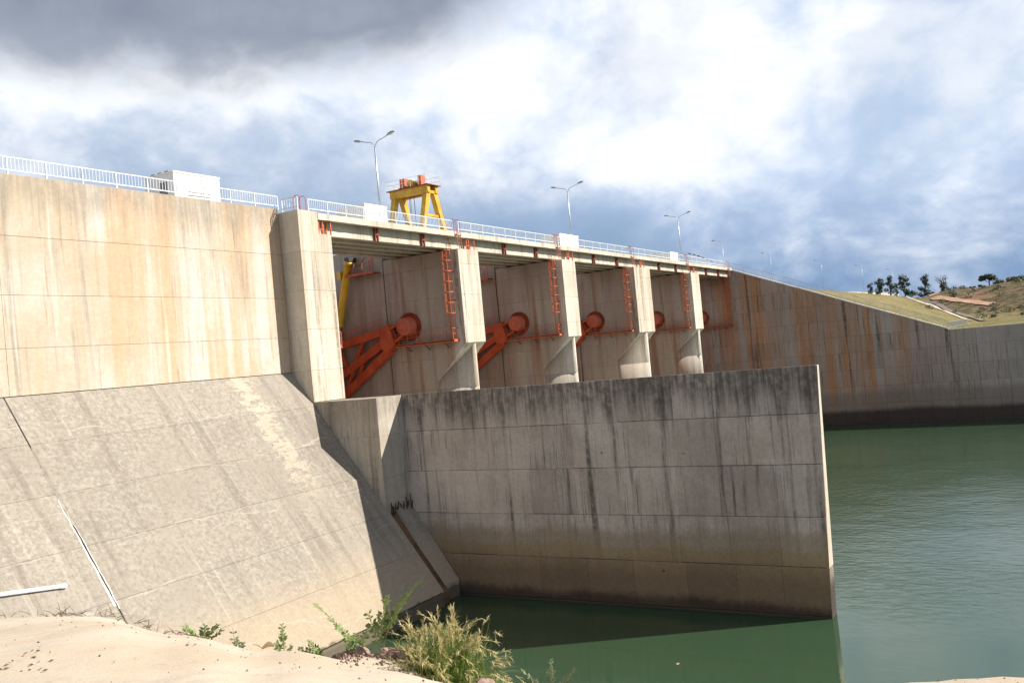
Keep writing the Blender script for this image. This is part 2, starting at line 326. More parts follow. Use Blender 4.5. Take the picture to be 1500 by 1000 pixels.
# ------------------------------------------------------------------ mesh helpers
class MB:
    def __init__(s): s.v = []; s.f = []
    def add(s, vs, fs):
        o = len(s.v); s.v += [tuple(q) for q in vs]; s.f += [tuple(i + o for i in f) for f in fs]; return s
    def box(s, x0, x1, y0, y1, z0, z1):
        x0, x1 = sorted((x0, x1)); y0, y1 = sorted((y0, y1)); z0, z1 = sorted((z0, z1))
        return s.add([(x0, y0, z0), (x1, y0, z0), (x1, y1, z0), (x0, y1, z0), (x0, y0, z1), (x1, y0, z1), (x1, y1, z1), (x0, y1, z1)],
                     [(0, 3, 2, 1), (4, 5, 6, 7), (0, 1, 5, 4), (1, 2, 6, 5), (2, 3, 7, 6), (3, 0, 4, 7)])
    def beam(s, a, b, w, h, up=(0, 0, 1)):
        a = Vector(a); b = Vector(b); d = (b - a).normalized(); u = Vector(up)
        sd = d.cross(u)
        if sd.length < 1e-4: sd = d.cross(Vector((1, 0, 0)))
        sd.normalize(); u = sd.cross(d)
        vs = []
        for p in (a, b):
            for i, j in ((-1, -1), (1, -1), (1, 1), (-1, 1)): vs.append(p + sd * (w / 2 * i) + u * (h / 2 * j))
        return s.add(vs, [(0, 1, 2, 3), (7, 6, 5, 4), (0, 4, 5, 1), (1, 5, 6, 2), (2, 6, 7, 3), (3, 7, 4, 0)])
    def tube(s, pts, r, n=6, caps=True):
        pts = [Vector(p) for p in pts]; rs = r if isinstance(r, (list, tuple)) else [r] * len(pts)
        o = len(s.v); prev = None
        for i, p in enumerate(pts):
            t_ = (pts[min(i + 1, len(pts) - 1)] - pts[max(i - 1, 0)]).normalized()
            ref = Vector((0, 0, 1)) if abs(t_.z) < 0.9 else Vector((1, 0, 0))
            if prev is None: sd = t_.cross(ref).normalized()
            else:
                sd = prev - t_ * prev.dot(t_)
                sd = sd.normalized() if sd.length > 1e-5 else t_.cross(ref).normalized()
            prev = sd; u = t_.cross(sd)
            for k in range(n):
                a = 2 * math.pi * k / n; s.v.append(tuple(p + (sd * math.cos(a) + u * math.sin(a)) * rs[i]))
        for i in range(len(pts) - 1):
            for k in range(n):
                k2 = (k + 1) % n; s.f.append((o + i * n + k, o + i * n + k2, o + (i + 1) * n + k2, o + (i + 1) * n + k))
        if caps:
            s.f.append(tuple(o + k for k in reversed(range(n)))); s.f.append(tuple(o + (len(pts) - 1) * n + k for k in range(n)))
        return s
    def prism(s, poly, z0, z1, ch=0.0, zb=None):
        """extrude a CCW outline in XY from z0 to z1 with chamfered rims; zb(x,y) gives a sloping underside"""
        n = len(poly); ins = inset(poly, ch) if ch else poly
        fb = zb or (lambda x_, y_: z0)
        rings = []
        if ch and not zb: rings.append([(x_, y_, z0) for x_, y_ in ins])
        rings.append([(x_, y_, (fb(x_, y_) + (ch if not zb else 0))) for x_, y_ in poly])
        rings.append([(x_, y_, z1 - ch) for x_, y_ in poly])
        if ch: rings.append([(x_, y_, z1) for x_, y_ in ins])
        vs = [p for r in rings for p in r]; fs = []
        for i in range(len(rings) - 1):
            for k in range(n): k2 = (k + 1) % n; fs.append((i * n + k, i * n + k2, (i + 1) * n + k2, (i + 1) * n + k))
        fs.append(tuple(reversed(range(n)))); fs.append(tuple((len(rings) - 1) * n + k for k in range(n)))
        return s.add(vs, fs)
    def lathe(s, c, axis, prof, n=24):
        """prof: (distance along axis, radius)"""
        axis = Vector(axis).normalized(); c = Vector(c)
        a = axis.orthogonal().normalized(); b_ = axis.cross(a); o = len(s.v)
        for dd, r in prof:
            for k in range(n):
                q = 2 * math.pi * k / n; s.v.append(tuple(c + axis * dd + (a * math.cos(q) + b_ * math.sin(q)) * r))
        for i in range(len(prof) - 1):
            for k in range(n): k2 = (k + 1) % n; s.f.append((o + i * n + k, o + i * n + k2, o + (i + 1) * n + k2, o + (i + 1) * n + k))
        s.f.append(tuple(o + k for k in reversed(range(n)))); s.f.append(tuple(o + (len(prof) - 1) * n + k for k in range(n)))
        return s
    def build(s, name, mat, parent=None, local=False, smooth=False):
        me = bpy.data.meshes.new(name)
        off = Vector((0, 0, 0))
        if parent is not None and not local:
            p = parent
            while p is not None: off += p.location; p = p.parent
        elif parent is None and not local:
            a = np.array(s.v); off = Vector(((a[:, 0].min() + a[:, 0].max()) / 2, (a[:, 1].min() + a[:, 1].max()) / 2, a[:, 2].min()))
        me.from_pydata([(x - off.x, y - off.y, z - off.z) for x, y, z in s.v], [], s.f)
        me.materials.append(M[mat]); me.update()
        if smooth: me.polygons.foreach_set('use_smooth', [True] * len(me.polygons))
        o = bpy.data.objects.new(name, me); col.objects.link(o)
        if parent is not None: o.parent = parent
        elif not local: o.location = off
        return o

def inset(poly, d):
    n = len(poly); out = []; ds = d if isinstance(d, (list, tuple)) else [d] * n
    L = []
    for i in range(n):
        (x0, y0), (x1, y1) = poly[i], poly[(i + 1) % n]
        l = math.hypot(x1 - x0, y1 - y0) or 1e-9
        nx, ny = -(y1 - y0) / l, (x1 - x0) / l
        L.append((nx, ny, nx * x0 + ny * y0 + ds[i]))
    for i in range(n):
        a, b_ = L[i - 1], L[i]; det = a[0] * b_[1] - a[1] * b_[0]
        if abs(det) < 1e-4: out.append((poly[i][0] + a[0] * ds[i], poly[i][1] + a[1] * ds[i]))
        else: out.append(((a[2] * b_[1] - a[1] * b_[2]) / det, (a[0] * b_[2] - a[2] * b_[0]) / det))
    return out

def clip(poly, a, b_, c):
    """keep the side a*u+b*v<=c"""
    out = []
    for i in range(len(poly)):
        p, q = poly[i], poly[(i + 1) % len(poly)]
        dp, dq = a * p[0] + b_ * p[1] - c, a * q[0] + b_ * q[1] - c
        if dp <= 0: out.append(p)
        if (dp < 0 < dq) or (dq < 0 < dp):
            k = dp / (dp - dq); out.append((p[0] + (q[0] - p[0]) * k, p[1] + (q[1] - p[1]) * k))
    return out

def panel(mb, poly, o, u, v, n, th=0.3, ch=0.02, jit=0.006):
    """one cast panel: convex outline in (u,v), chamfered front, standing proud by a hair"""
    o, u, v, n = map(Vector, (o, u, v, n)); k = RNG.uniform(0, jit)
    ins = inset(poly, ch); N = len(poly)
    r0 = [o + u * a + v * b_ + n * k for a, b_ in ins]; r1 = [o + u * a + v * b_ + n * (k - ch) for a, b_ in poly]
    r2 = [o + u * a + v * b_ - n * th for a, b_ in poly]
    fs = [tuple(range(N))]
    for i in range(N):
        j = (i + 1) % N; fs += [(i, N + i, N + j, j), (N + i, 2 * N + i, 2 * N + j, N + j)]
    fs.append(tuple(2 * N + i for i in reversed(range(N))))
    return mb.add(r0 + r1 + r2, fs)

def tag(o, label=None, cat=None, group=None, kind=None):
    if label: o['label'] = label
    if cat: o['category'] = cat
    if group: o['group'] = group
    if kind: o['kind'] = kind
    return o
def thing(name, loc, label, cat, group=None):
    o = bpy.data.objects.new(name, None); o.empty_display_size = 0.5; o.location = loc; col.objects.link(o)
    return tag(o, label, cat, group)
def copy_tree(o, parent=None):
    c = o.copy(); col.objects.link(c); c.parent = parent
    for ch in [q for q in o.children]: copy_tree(ch, c)
    return c

# ------------------------------------------------------------------ the setting: water, banks, hill
WZ = -16.0
XR = 154.6            # right training wall
mb = MB(); mb.add([(-260, -700, WZ), (XR + 0.3, -700, WZ), (XR + 0.3, 52, WZ), (-260, 52, WZ)], [(0, 1, 2, 3)])
tag(mb.build('water', 'water'), kind='structure', label='still green water of the stilling basin')

def sm(x, a, b_):
    t_ = max(0.0, min(1.0, (x - a) / (b_ - a))); return t_ * t_ * (3 - 2 * t_)
def vnoise(x, y, s=0):
    def hsh(i, j): 
        n = (i * 374761393 + j * 668265263 + s * 974711) & 0xffffffff
        n = ((n ^ (n >> 13)) * 1274126177) & 0xffffffff; return ((n ^ (n >> 16)) & 0xffff) / 65535.0
    i, j = math.floor(x), math.floor(y); fx, fy = x - i, y - j; fx = fx * fx * (3 - 2 * fx); fy = fy * fy * (3 - 2 * fy)
    return (hsh(i, j) * (1 - fx) + hsh(i + 1, j) * fx) * (1 - fy) + (hsh(i, j + 1) * (1 - fx) + hsh(i + 1, j + 1) * fx) * fy
def fbm(x, y, s=0): return sum(vnoise(x * 2 ** k, y * 2 ** k, s + k) * 0.5 ** (k + 1) for k in range(4))

# near bank: a bare tan rock hump under the camera, brow line given as picture directions at a chosen range
BROW = [(-400, 905, 12.5), (0, 907, 12.5), (90, 903, 12.3), (165, 907, 12.0), (240, 930, 11.2), (400, 958, 10.2), (560, 979, 9.6), (660, 1000, 9.2), (760, 1035, 8.8),
        (1000, 1075, 8.2), (1200, 1045, 8.0), (1330, 998, 8.2), (1400, 991, 8.3), (1460, 992, 8.3), (1500, 996, 8.3), (1900, 1010, 8.0)]
_br = []
for px, py, r in BROW:
    p = onR(px, py, r); _br.append((math.atan2(p.x, p.y), r, p.z))
def brow(az):
    if az <= _br[0][0]: return _br[0][1:]
    for (a0, r0, z0), (a1, r1, z1) in zip(_br, _br[1:]):
        if az <= a1:
            k = (az - a0) / (a1 - a0); k = k * k * (3 - 2 * k) if a1 - a0 > 0.08 else k
            return r0 + (r1 - r0) * k, z0 + (z1 - z0) * k
    return _br[-1][1:]
_az = lambda px: math.atan2(*wray(px, 950)[:2])
_ridges = [(_az(480), _az(505), _az(590), _az(640), 0.33), (_az(655), _az(700), _az(850), _az(900), 0.30)]
def ridge(az):
    return max(h * sm(az, a0, a1) * (1 - sm(az, a2, a3)) for a0, a1, a2, a3, h in _ridges)
def bank_z(x, y):
    r = math.hypot(x, y); az = math.atan2(x, y)
    az = (az - math.radians(60) + math.pi) % (2 * math.pi) - math.pi + math.radians(60)
    rb, zb = brow(az)
    p = zb / (zb + 1.75)
    z = -1.75 + (zb + 1.75) * (min(r, rb) / rb) ** p
    if r > rb: z += (zb / rb) * (r - rb) - 0.50 * (r - rb) ** 1.6
    z += ridge(az) * math.exp(-((r - rb - 0.62) / 0.42) ** 2)
    z += (fbm(x * 5.0, y * 5.0, 12) - 0.47) * 0.05 * min(1, r / 6)
    z += (fbm(x * 1.1, y * 1.1, 3) - 0.47) * 0.12 * min(1, r / 6) * (1 if r < rb * 1.02 else 0.6)
    return max(z, -18.5)
mb = MB(); NA, NR = 300, 84
rr = [0.25 + 9.0 * (k / 40) ** 1.2 for k in range(40)] + [9.3 + 0.16 * k for k in range(30)] + [14.2 + 0.9 * k for k in range(14)]
for j, r in enumerate(rr):
    for i in range(NA):
        a = 2 * math.pi * i / NA
        # finer spacing inside the view
        mb.v.append((r * math.sin(a), r * math.cos(a), bank_z(r * math.sin(a), r * math.cos(a))))
for j in range(len(rr) - 1):
    for i in range(NA):
        i2 = (i + 1) % NA; mb.f.append((j * NA + i, (j + 1) * NA + i, (j + 1) * NA + i2, j * NA + i2))
mb.f.append(tuple(range(NA)))
ground = mb.build('ground', 'rock_ground', smooth=True)
tag(ground, 'bare tan rock bank in the foreground', kind='structure')

def hill_z(X, Y):
    if Y < 12.3: e = -1.95
    elif Y < 36: e = -1.95 + (Y - 12.3) / 23.7 * 9.5
    elif Y < 58: e = 7.55 + (Y - 36) / 22 * 3.8
    else: e = 11.35
    ridge = 8.3 + max(0.0, 14 - Y) * 0.17 - max(0, Y - 24) * 0.20
    hl = -1.95 + (ridge + 1.95) * sm(X, 226, 318) * (1 - sm(Y, 30, 44)) 
    hl -= max(0, X - 330) * 0.02
    z = max(e, hl)
    if X > 165: z += (fbm(X * 0.06, Y * 0.09, 9) - 0.47) * (2.2 if hl > e else 0.35)
    return z
mb = MB()
xs = [XR + 0.6, 158, 162, 166] + [170 + 4 * k for k in range(50)] + [372, 380, 400, 440, 500, 600, 760, 1000, 1500, 2400]
ys = [-1500, -800, -400, -200, -120, -80, -60] + [-48 + 3 * k for k in range(42)] + [82, 100, 140, 220, 400, 900]
for X_ in xs:
    for Y_ in ys: mb.v.append((X_, Y_, hill_z(X_, Y_) if X_ < 600 else min(hill_z(X_, Y_), 6)))
ny = len(ys)
for i in range(len(xs) - 1):
    for j in range(ny - 1): mb.f.append((i * ny + j, (i + 1) * ny + j, (i + 1) * ny + j + 1, i * ny + j + 1))
hill = mb.build('hillside', 'hill', smooth=True); tag(hill, 'grassy embankment and dry scrub hill beyond the right wall', kind='structure')

def drape(pts, width, name, mat, lift, thick=0.0):
    mb = MB(); P = []
    for (x0, y0), (x1, y1) in zip(pts, pts[1:]):
        n = 12
        for k in range(n): P.append((x0 + (x1 - x0) * k / n, y0 + (y1 - y0) * k / n))
    P.append(pts[-1])
    for i, (x, y) in enumerate(P):
        a = P[max(0, i - 1)]; b_ = P[min(len(P) - 1, i + 1)]; l = math.hypot(b_[0] - a[0], b_[1] - a[1]); nx, ny_ = -(b_[1] - a[1]) / l, (b_[0] - a[0]) / l
        for sgn in (-1, 1):
            xx, yy = x + nx * width / 2 * sgn, y + ny_ * width / 2 * sgn
            mb.v.append((xx, yy, hill_z(xx, yy) + lift))
    for i in range(len(P) - 1): mb.f.append((2 * i, 2 * i + 1, 2 * i + 3, 2 * i + 2))
    if thick:
        o = len(mb.v); mb.v += [(x, y, z - thick - lift) for x, y, z in mb.v[:o]]
        for i in range(len(P) - 1):
            a, b_ = 2 * i, 2 * i + 2
            mb.f += [(a, b_, b_ + o, a + o), (a + 1, a + 1 + o, b_ + 1 + o, b_ + 1)]
        mb.f += [(0, o, o + 1, 1), (2 * len(P) - 2, 2 * len(P) - 1, o + 2 * len(P) - 1, o + 2 * len(P) - 2)]
    return mb.build(name, mat)
def hit(px, py):
    d_ = wray(px, py)
    for k in range(4000):
        X_ = 156 + 0.1 * k; q_ = d_ * (X_ / d_[0])
        if q_[2] <= hill_z(q_[0], q_[1]): return (q_[0], q_[1])
    return (q_[0], q_[1])
tag(drape([hit(*p_) for p_ in ((1348, 434), (1372, 437), (1400, 440), (1430, 443), (1456, 446))], 3.0, 'dirt_path', 'dirt', 0.2), 'reddish dirt track crossing the scrub hill', kind='structure')

# ------------------------------------------------------------------ left dam wall
dam = thing('dam_wall', (36, 52, 0.3), 'tall cream concrete dam wall with orange rust streaks left of the piers', 'dam')
YW = 47.25
mb = MB(); mb.box(4, 48.2, YW + 0.25, 57, -18, 12.33); mb.build('wall_core', 'wall', dam)
xsj = [4, 27.35, 48.2]; zsj = [0.30, 2.85, 5.73, 8.95, 12.35]
for i in range(len(xsj) - 1):
    for j in range(4):
        w_, h_ = xsj[i + 1] - xsj[i], zsj[j + 1] - zsj[j]
        mb = MB(); panel(mb, [(0.004, 0.01), (w_ - 0.004, 0.01), (w_ - 0.004, h_), (0.004, h_)], (xsj[i], YW, zsj[j]), (1, 0, 0), (0, 0, 1), (0, -1, 0), 0.25, 0.016)
        mb.build('concrete_panel', 'wall', dam)

# sloping apron below it
apron = thing('sloping_apron', (36, 40, -15), 'grey mottled sloping concrete apron below the rust-streaked wall', 'apron')
ax_v = Vector((0, YW - 35.35, 0.30 + 15.05)); alen = ax_v.length; ax_v.normalize(); ax_n = Vector((1, 0, 0)).cross(ax_v)
AO = Vector((0, 35.35, -15.05))
mb = MB(); mb.add([(4, 35.4, -15.0 - 0.3), (48.2, 35.4, -15.3), (48.2, YW + 0.2, 0.0), (4, YW + 0.2, 0.0), (4, 35.4, -19), (48.2, 35.4, -19), (48.2, YW + 0.2, -19), (4, YW + 0.2, -19)],
                 [(0, 1, 2, 3), (7, 6, 5, 4), (0, 4, 5, 1), (1, 5, 6, 2), (2, 6, 7, 3), (3, 7, 4, 0)])
mb.build('apron_core', 'apron', apron)
axs = [4, 26.985, 27.045, 48.2]; nr = 6
for i in range(len(axs) - 1):
    if i == 1: continue
    for j in range(nr):
        w_ = axs[i + 1] - axs[i]; v0, v1 = alen * j / nr, alen * (j + 1) / nr - (0.02 if j == nr - 1 else 0)
        mb = MB(); panel(mb, [(0.003, v0 + 0.006), (w_ - 0.003, v0 + 0.006), (w_ - 0.003, v1), (0.003, v1)], AO + Vector((axs[i], 0, 0)), (1, 0, 0), ax_v, ax_n, 0.22, 0.014)
        mb.build('concrete_panel', 'apron', apron)
# the open contraction joint: dark strip between white mortar lips
for k, (v0, v1, x0, x1, mat_, nm, lift) in enumerate([(0.3, 19.2, 26.987, 27.043, 'seal_dark', 'joint_gap', -0.04), (6.2, 12.6, 26.86, 26.98, 'sealant', 'mortar_lip', 0.014), (6.0, 11.0, 27.05, 27.10, 'sealant', 'mortar_lip', 0.014), (11.0, 16.0, 26.95, 27.08, 'apron', 'mortar_fill', 0.012)]):
    mb = MB(); n = 16; vs = []
    for i in range(n + 1):
        v = v0 + (v1 - v0) * i / n; jx = RNG.uniform(-0.035, 0.035); nar = 1 - 0.75 * i / n if nm == 'mortar_lip' else 1 - 0.5 * i / n
        xm = (x0 + x1) / 2; hw = (x1 - x0) / 2 * nar
        for xx in (xm - hw + jx, xm + hw + jx): vs += [AO + ax_v * v + Vector((xx, 0, 0)) + ax_n * lift, AO + ax_v * v + Vector((xx, 0, 0)) - ax_n * 0.2]
    fs = []
    for i in range(n):
        a = 4 * i; fs += [(a, a + 2, a + 6, a + 4), (a, a + 4, a + 5, a + 1), (a + 2, a + 3, a + 7, a + 6)]
    mb.add(vs, fs); mb.build(nm, mat_, apron)
def on_apron(px, py, lift=0.0):
    d_ = Vector(wray(px, py)); t_ = (AO.dot(ax_n)) / d_.dot(ax_n); return d_ * t_ + ax_n * lift
a, b_ = on_apron(-60, 881, 0.12), on_apron(95, 859.5, 0.12)
mb = MB(); mb.tube([a, a.lerp(b_, 0.5) + ax_n * 0.02, b_], 0.095, 10); mb.tube([b_ - (b_ - a).normalized() * 0.25, b_ + (b_ - a).normalized() * 0.01], 0.115, 10)
tag(mb.build('plastic_pipe', 'pvc', smooth=False), 'white plastic pipe lying across the grey sloping apron', 'pipe')

# ------------------------------------------------------------------ piers
YF = 45.34
def wing(poly_y0, poly_y1, x0, x1): return [(x0, poly_y0), (x1, poly_y0), (x1, poly_y1), (x0, poly_y1)]
def make_pier(x0, x1, label):
    root = thing('spillway_pier', ((x0 + x1) / 2, 50, WZ), label, 'pier', 'spillway piers')
    xm = (x0 + x1) / 2; hw = (x1 - x0) / 2; YN = 48.85
    zs = [3.3, 6.15, 9.0, 10.38]
    cells = [(x0, x1)] if x1 - x0 < 5 else [(x0, xm - 0.02), (xm + 0.02, x1)]
    for a_, b_ in zip(zs, zs[1:]):
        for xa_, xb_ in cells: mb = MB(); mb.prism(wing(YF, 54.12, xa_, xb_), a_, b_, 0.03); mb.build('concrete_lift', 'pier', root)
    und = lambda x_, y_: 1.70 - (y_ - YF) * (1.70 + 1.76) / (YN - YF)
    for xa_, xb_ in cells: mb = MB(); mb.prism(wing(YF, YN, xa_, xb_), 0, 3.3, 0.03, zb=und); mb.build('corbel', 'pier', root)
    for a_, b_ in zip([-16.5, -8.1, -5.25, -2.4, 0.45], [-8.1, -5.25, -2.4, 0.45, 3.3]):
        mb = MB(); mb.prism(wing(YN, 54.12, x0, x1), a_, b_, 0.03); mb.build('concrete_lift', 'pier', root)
    # rounded nose under the corbel
    Ln = YN - YF - 0.12; half = []
    for k in range(11):
        yy = Ln * k / 10.0; half.append((hw * (1 - (k / 10.0) ** 1.4), YN - yy))
    half[-1] = (hw * 0.055, half[-1][1])
    nose = [(xm - a_, b_) for a_, b_ in half] + [(xm + a_, b_) for a_, b_ in reversed(half)]
    for a_, b_ in zip([-16.5, -8.1, -5.25, -2.4], [-8.1, -5.25, -2.4, None]):
        n = len(nose); mb = MB()
        tz = [b_ if b_ is not None else min(1.7, und(*p)) - 0.004 for p in nose]
        vs = [(x_, y_, a_) for x_, y_ in nose] + [(x_, y_, z_) for (x_, y_), z_ in zip(nose, tz)]
        mb.add(vs, [(i, i + 1, n + i + 1, n + i) for i in range(n - 1)] + [tuple(n + i for i in range(n)), (n - 1, 0, n, 2 * n - 1)])
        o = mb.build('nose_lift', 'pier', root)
        for p_ in o.data.polygons: p_.use_smooth = len(p_.vertices) == 4 and abs(p_.normal.z) < 0.2 and p_.index < n - 1
    # upstream block, higher, behind the stop-log slot
    for a_, b_ in zip([-16.5, -2.4, 0.45, 3.3, 6.15, 9.0], [-2.4, 0.45, 3.3, 6.15, 9.0, 11.75]):
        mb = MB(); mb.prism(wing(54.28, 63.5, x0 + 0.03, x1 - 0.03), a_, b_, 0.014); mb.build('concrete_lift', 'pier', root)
    mb = MB(); mb.box(x0 + 0.25, x1 - 0.25, 54.0, 54.4, -16, 10.3); mb.build('slot_core', 'seal_dark', root)
    return root
PX = [(48.21, 51.58), (68.69, 72.10), (89.52, 92.80), (110.22, 115.79), (132.72, 136.43)]
make_pier(*PX[1], 'narrow pale gate pier with ladder, second from the left wall, rust-streaked')
make_pier(*PX[2], 'narrow pale gate pier in the middle of the five')
make_pier(*PX[3], 'wide double gate pier with a joint down its face, fourth from the left')
make_pier(*PX[4], 'far narrow gate pier nearest the right abutment wall')
# first pier: full height, standing on the stub wall
p1 = thing('spillway_pier', (49.9, 50, -2), 'nearest gate pier, tall and square, standing against the left dam wall', 'pier', 'spillway piers')
x0, x1 = PX[0]; zs = [-1.98, 0.3, 3.3, 6.15, 9.0]
for a_, b_ in zip(zs, zs[1:]):
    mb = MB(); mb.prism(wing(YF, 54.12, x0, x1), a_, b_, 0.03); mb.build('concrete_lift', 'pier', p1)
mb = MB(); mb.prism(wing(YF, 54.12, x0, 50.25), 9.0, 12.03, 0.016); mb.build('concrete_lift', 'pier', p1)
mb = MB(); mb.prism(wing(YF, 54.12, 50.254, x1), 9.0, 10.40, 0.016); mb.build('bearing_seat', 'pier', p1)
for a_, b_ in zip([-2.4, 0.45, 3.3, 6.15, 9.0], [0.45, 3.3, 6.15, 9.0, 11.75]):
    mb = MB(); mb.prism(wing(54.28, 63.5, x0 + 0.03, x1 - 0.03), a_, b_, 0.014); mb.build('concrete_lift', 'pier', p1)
mb = MB(); mb.box(x0 + 0.2, x1 - 0.2, 54.0, 54.4, -2, 10.3); mb.build('slot_core', 'seal_dark', p1)

# stub wall under pier 1 and the divider running downstream
stub = thing('stub_wall', (49.7, 42, -17), 'short stained concrete stub wall between the sloping apron and the divider wall', 'wall')
YRN = 39.62; XD = 51.04
mb = MB(); mb.box(48.21 + 0.2, XD + 0.3, YRN + 0.2, 54.2, -18, -2.0); mb.build('wall_core', 'return', stub)
zj = [-17.5, -13.2, -10.4, -7.55, -4.64, -1.985]
for a_, b_ in zip(zj, zj[1:]):
    for y0, y1 in ((YRN, 44.2), (44.2, 49.5), (49.5, 54.2)):
        mb = MB(); panel(mb, [(0.003, 0.004), (y1 - y0 - 0.003, 0.004), (y1 - y0 - 0.003, b_ - a_), (0.003, b_ - a_)], (48.21, y1, a_), (0, -1, 0), (0, 0, 1), (-1, 0, 0), 0.2, 0.014); mb.build('concrete_panel', 'return', stub)
    mb = MB(); w_ = XD - 48.23; panel(mb, [(0.003, 0.004), (w_ - 0.003, 0.004), (w_ - 0.003, b_ - a_), (0.003, b_ - a_)], (48.23, YRN, a_), (1, 0, 0), (0, 0, 1), (0, -1, 0), 0.2, 0.014); mb.build('concrete_panel', 'return', stub)
# stepped toe with drainage groove in front of the stub wall
toe = thing('apron_toe', (49.6, 37.5, -17), 'narrow sloping concrete kerb with rusty groove at the foot of the stub wall', 'kerb')
def tslab(x0, x1, yt, zt, yb, zb_, name, mat):
    mb = MB(); mb.add([(x0, yb, zb_), (x1, yb, zb_), (x1, yt, zt), (x0, yt, zt), (x0, yb, -18.5), (x1, yb, -18.5), (x1, yt, -18.5), (x0, yt, -18.5)],
                      [(0, 1, 2, 3), (7, 6, 5, 4), (0, 4, 5, 1), (1, 5, 6, 2), (2, 6, 7, 3), (3, 7, 4, 0)]); return mb.build(name, mat, toe)
tslab(48.205, 48.34, YRN - 0.02, -9.62, 35.45, -15.0, 'edge_strip', 'apron')
tslab(48.344, 49.15, YRN - 0.02, -9.98, 35.6, -15.25, 'groove_floor', 'rustfloor' if 'rustfloor' in M else 'right')
tslab(49.154, 50.98, YRN - 0.02, -9.72, 36.0, -14.95, 'kerb_slab', 'apron')
for k in range(15):
    x = 48.5 + 2.4 * k / 14 + RNG.uniform(-0.06, 0.06); hgt = RNG.uniform(0.35, 1.0); y = YRN - RNG.uniform(0.08, 0.25)
    mb = MB(); zb_ = -10.25; mb.tube([(x, y, zb_), (x + RNG.uniform(-.08, .08), y, zb_ + hgt * .5 + .2), (x + RNG.uniform(-.16, .16), y - RNG.uniform(0, .1), zb_ + hgt + .3)], 0.035, 5)
    tag(mb.build('rebar_stub', 'rebar'), 'short black rebar stub sticking up in the row below the stub wall', 'rebar', 'rebar stubs below the stub wall')

divw = thing('divider_wall', (51.3, 25, -17), 'long dark-streaked concrete divider wall standing in the green water', 'wall')
YE = 11.3
mb = MB(); q = [(XD + 0.14, YE + 0.12, -18), (XD + 1.30, YE + 0.12, -18), (XD + 1.30, YRN + 1, -18), (XD + 0.14, YRN + 1, -18)]
tq = [(XD + 0.14, YE + 0.12 - 0.55, -1.995), (XD + 0.42, YE + 0.12 - 0.55, -1.995), (XD + 0.42, YRN + 1, -1.995), (XD + 0.14, YRN + 1, -1.995)]
mb.add(q + tq, [(3, 2, 1, 0), (4, 5, 6, 7), (0, 1, 5, 4), (1, 2, 6, 5), (2, 3, 7, 6), (3, 0, 4, 7)]); mb.build('wall_core', 'divider', divw)
zj = [-18.0, -15.9, -13.2, -10.40, -7.46, -4.64, -1.975]
ye = lambda z_: YE - 0.55 * (z_ + 18) / 16
yj = [11.0, 13.5, 16.6, 19.6, 23.0, 26.2, 29.4, 32.6, 35.6, YRN + 0.02]
for a_, b_ in zip(zj, zj[1:]):
    cuts = [None] + [y + RNG.uniform(-0.35, 0.35) for y in yj[1:-1]] + [YRN + 0.02]
    for i in range(len(cuts) - 1):
        u1 = YRN + 0.02 - cuts[i + 1]; 
        ya, yb = (cuts[i], cuts[i]) if cuts[i] else (ye(a_), ye(b_))
        lo, hi = YRN + 0.02 - ya, YRN + 0.02 - yb
        mb = MB(); jb = RNG.uniform(0.012, 0.045); panel(mb, [(u1 + 0.002, jb), (lo - 0.002, jb + RNG.uniform(-.012, .012)), (hi - 0.002, b_ - a_), (u1 + 0.002, b_ - a_)], (XD, YRN + 0.02, a_), (0, -1, 0), (0, 0, 1), (-1, 0, 0), 0.14, 0.013, 0.008)
        mb.build('concrete_panel', 'divider', divw)
    xr = lambda z_: XD + 1.30 - 0.88 * (z_ + 18) / 16.0
    mb = MB(); e0, e1 = Vector((XD + 0.004, ye(a_), a_)), Vector((XD + 0.004, ye(b_), b_)); up = e1 - e0; hgt = up.length; up.normalize()
    panel(mb, [(0, 0.004), (xr(a_) - XD, 0.004), (xr(b_) - XD, hgt), (0, hgt)], e0, (1, 0, 0), up, Vector((1, 0, 0)).cross(up), 0.12, 0.012, 0.002); mb.build('end_panel', 'pier' if b_ > -12 else 'right', divw)

# ------------------------------------------------------------------ right training wall
rw = thing('training_wall', (XR, 25, -17), 'long brown rust-stained training wall with sloping top at the right', 'wall')
ZL, YC = -1.955, 12.3
def rtop(Y): return 11.75 if Y > 46.2 else (ZL if Y < YC else ZL + (Y - YC) / (46.2 - YC) * (11.75 - ZL))
mb = MB()
prof = [(-60, -18.5), (64, -18.5), (64, 11.73), (46.2, 11.73), (YC, ZL - 0.02), (-60, ZL - 0.02)]
n = len(prof); mb.add([(XR + 0.25, y, z) for y, z in prof] + [(XR + 1.4, y, z) for y, z in prof], [tuple(reversed(range(n))), tuple(range(n, 2 * n))] + [(i, (i + 1) % n, n + (i + 1) % n, n + i) for i in range(n)])
mb.build('wall_core', 'right', rw)
zj = [-18.4, -15.75, -12.85, -10.0, -7.2, -4.45, -1.7, 1.05, 3.85, 6.6, 9.4, 12.2]
yj = [-60, -52, -44, -36, -28, -20, -14.5, -9, -4.3, 0.2, 4.6, 8.6, 12.3, 15.6, 18.9, 22.2, 25.4, 28.7, 31.9, 35.1, 37.6, 40.05, 43.2, 46.4, 50, 54.2, 58.5, 64]
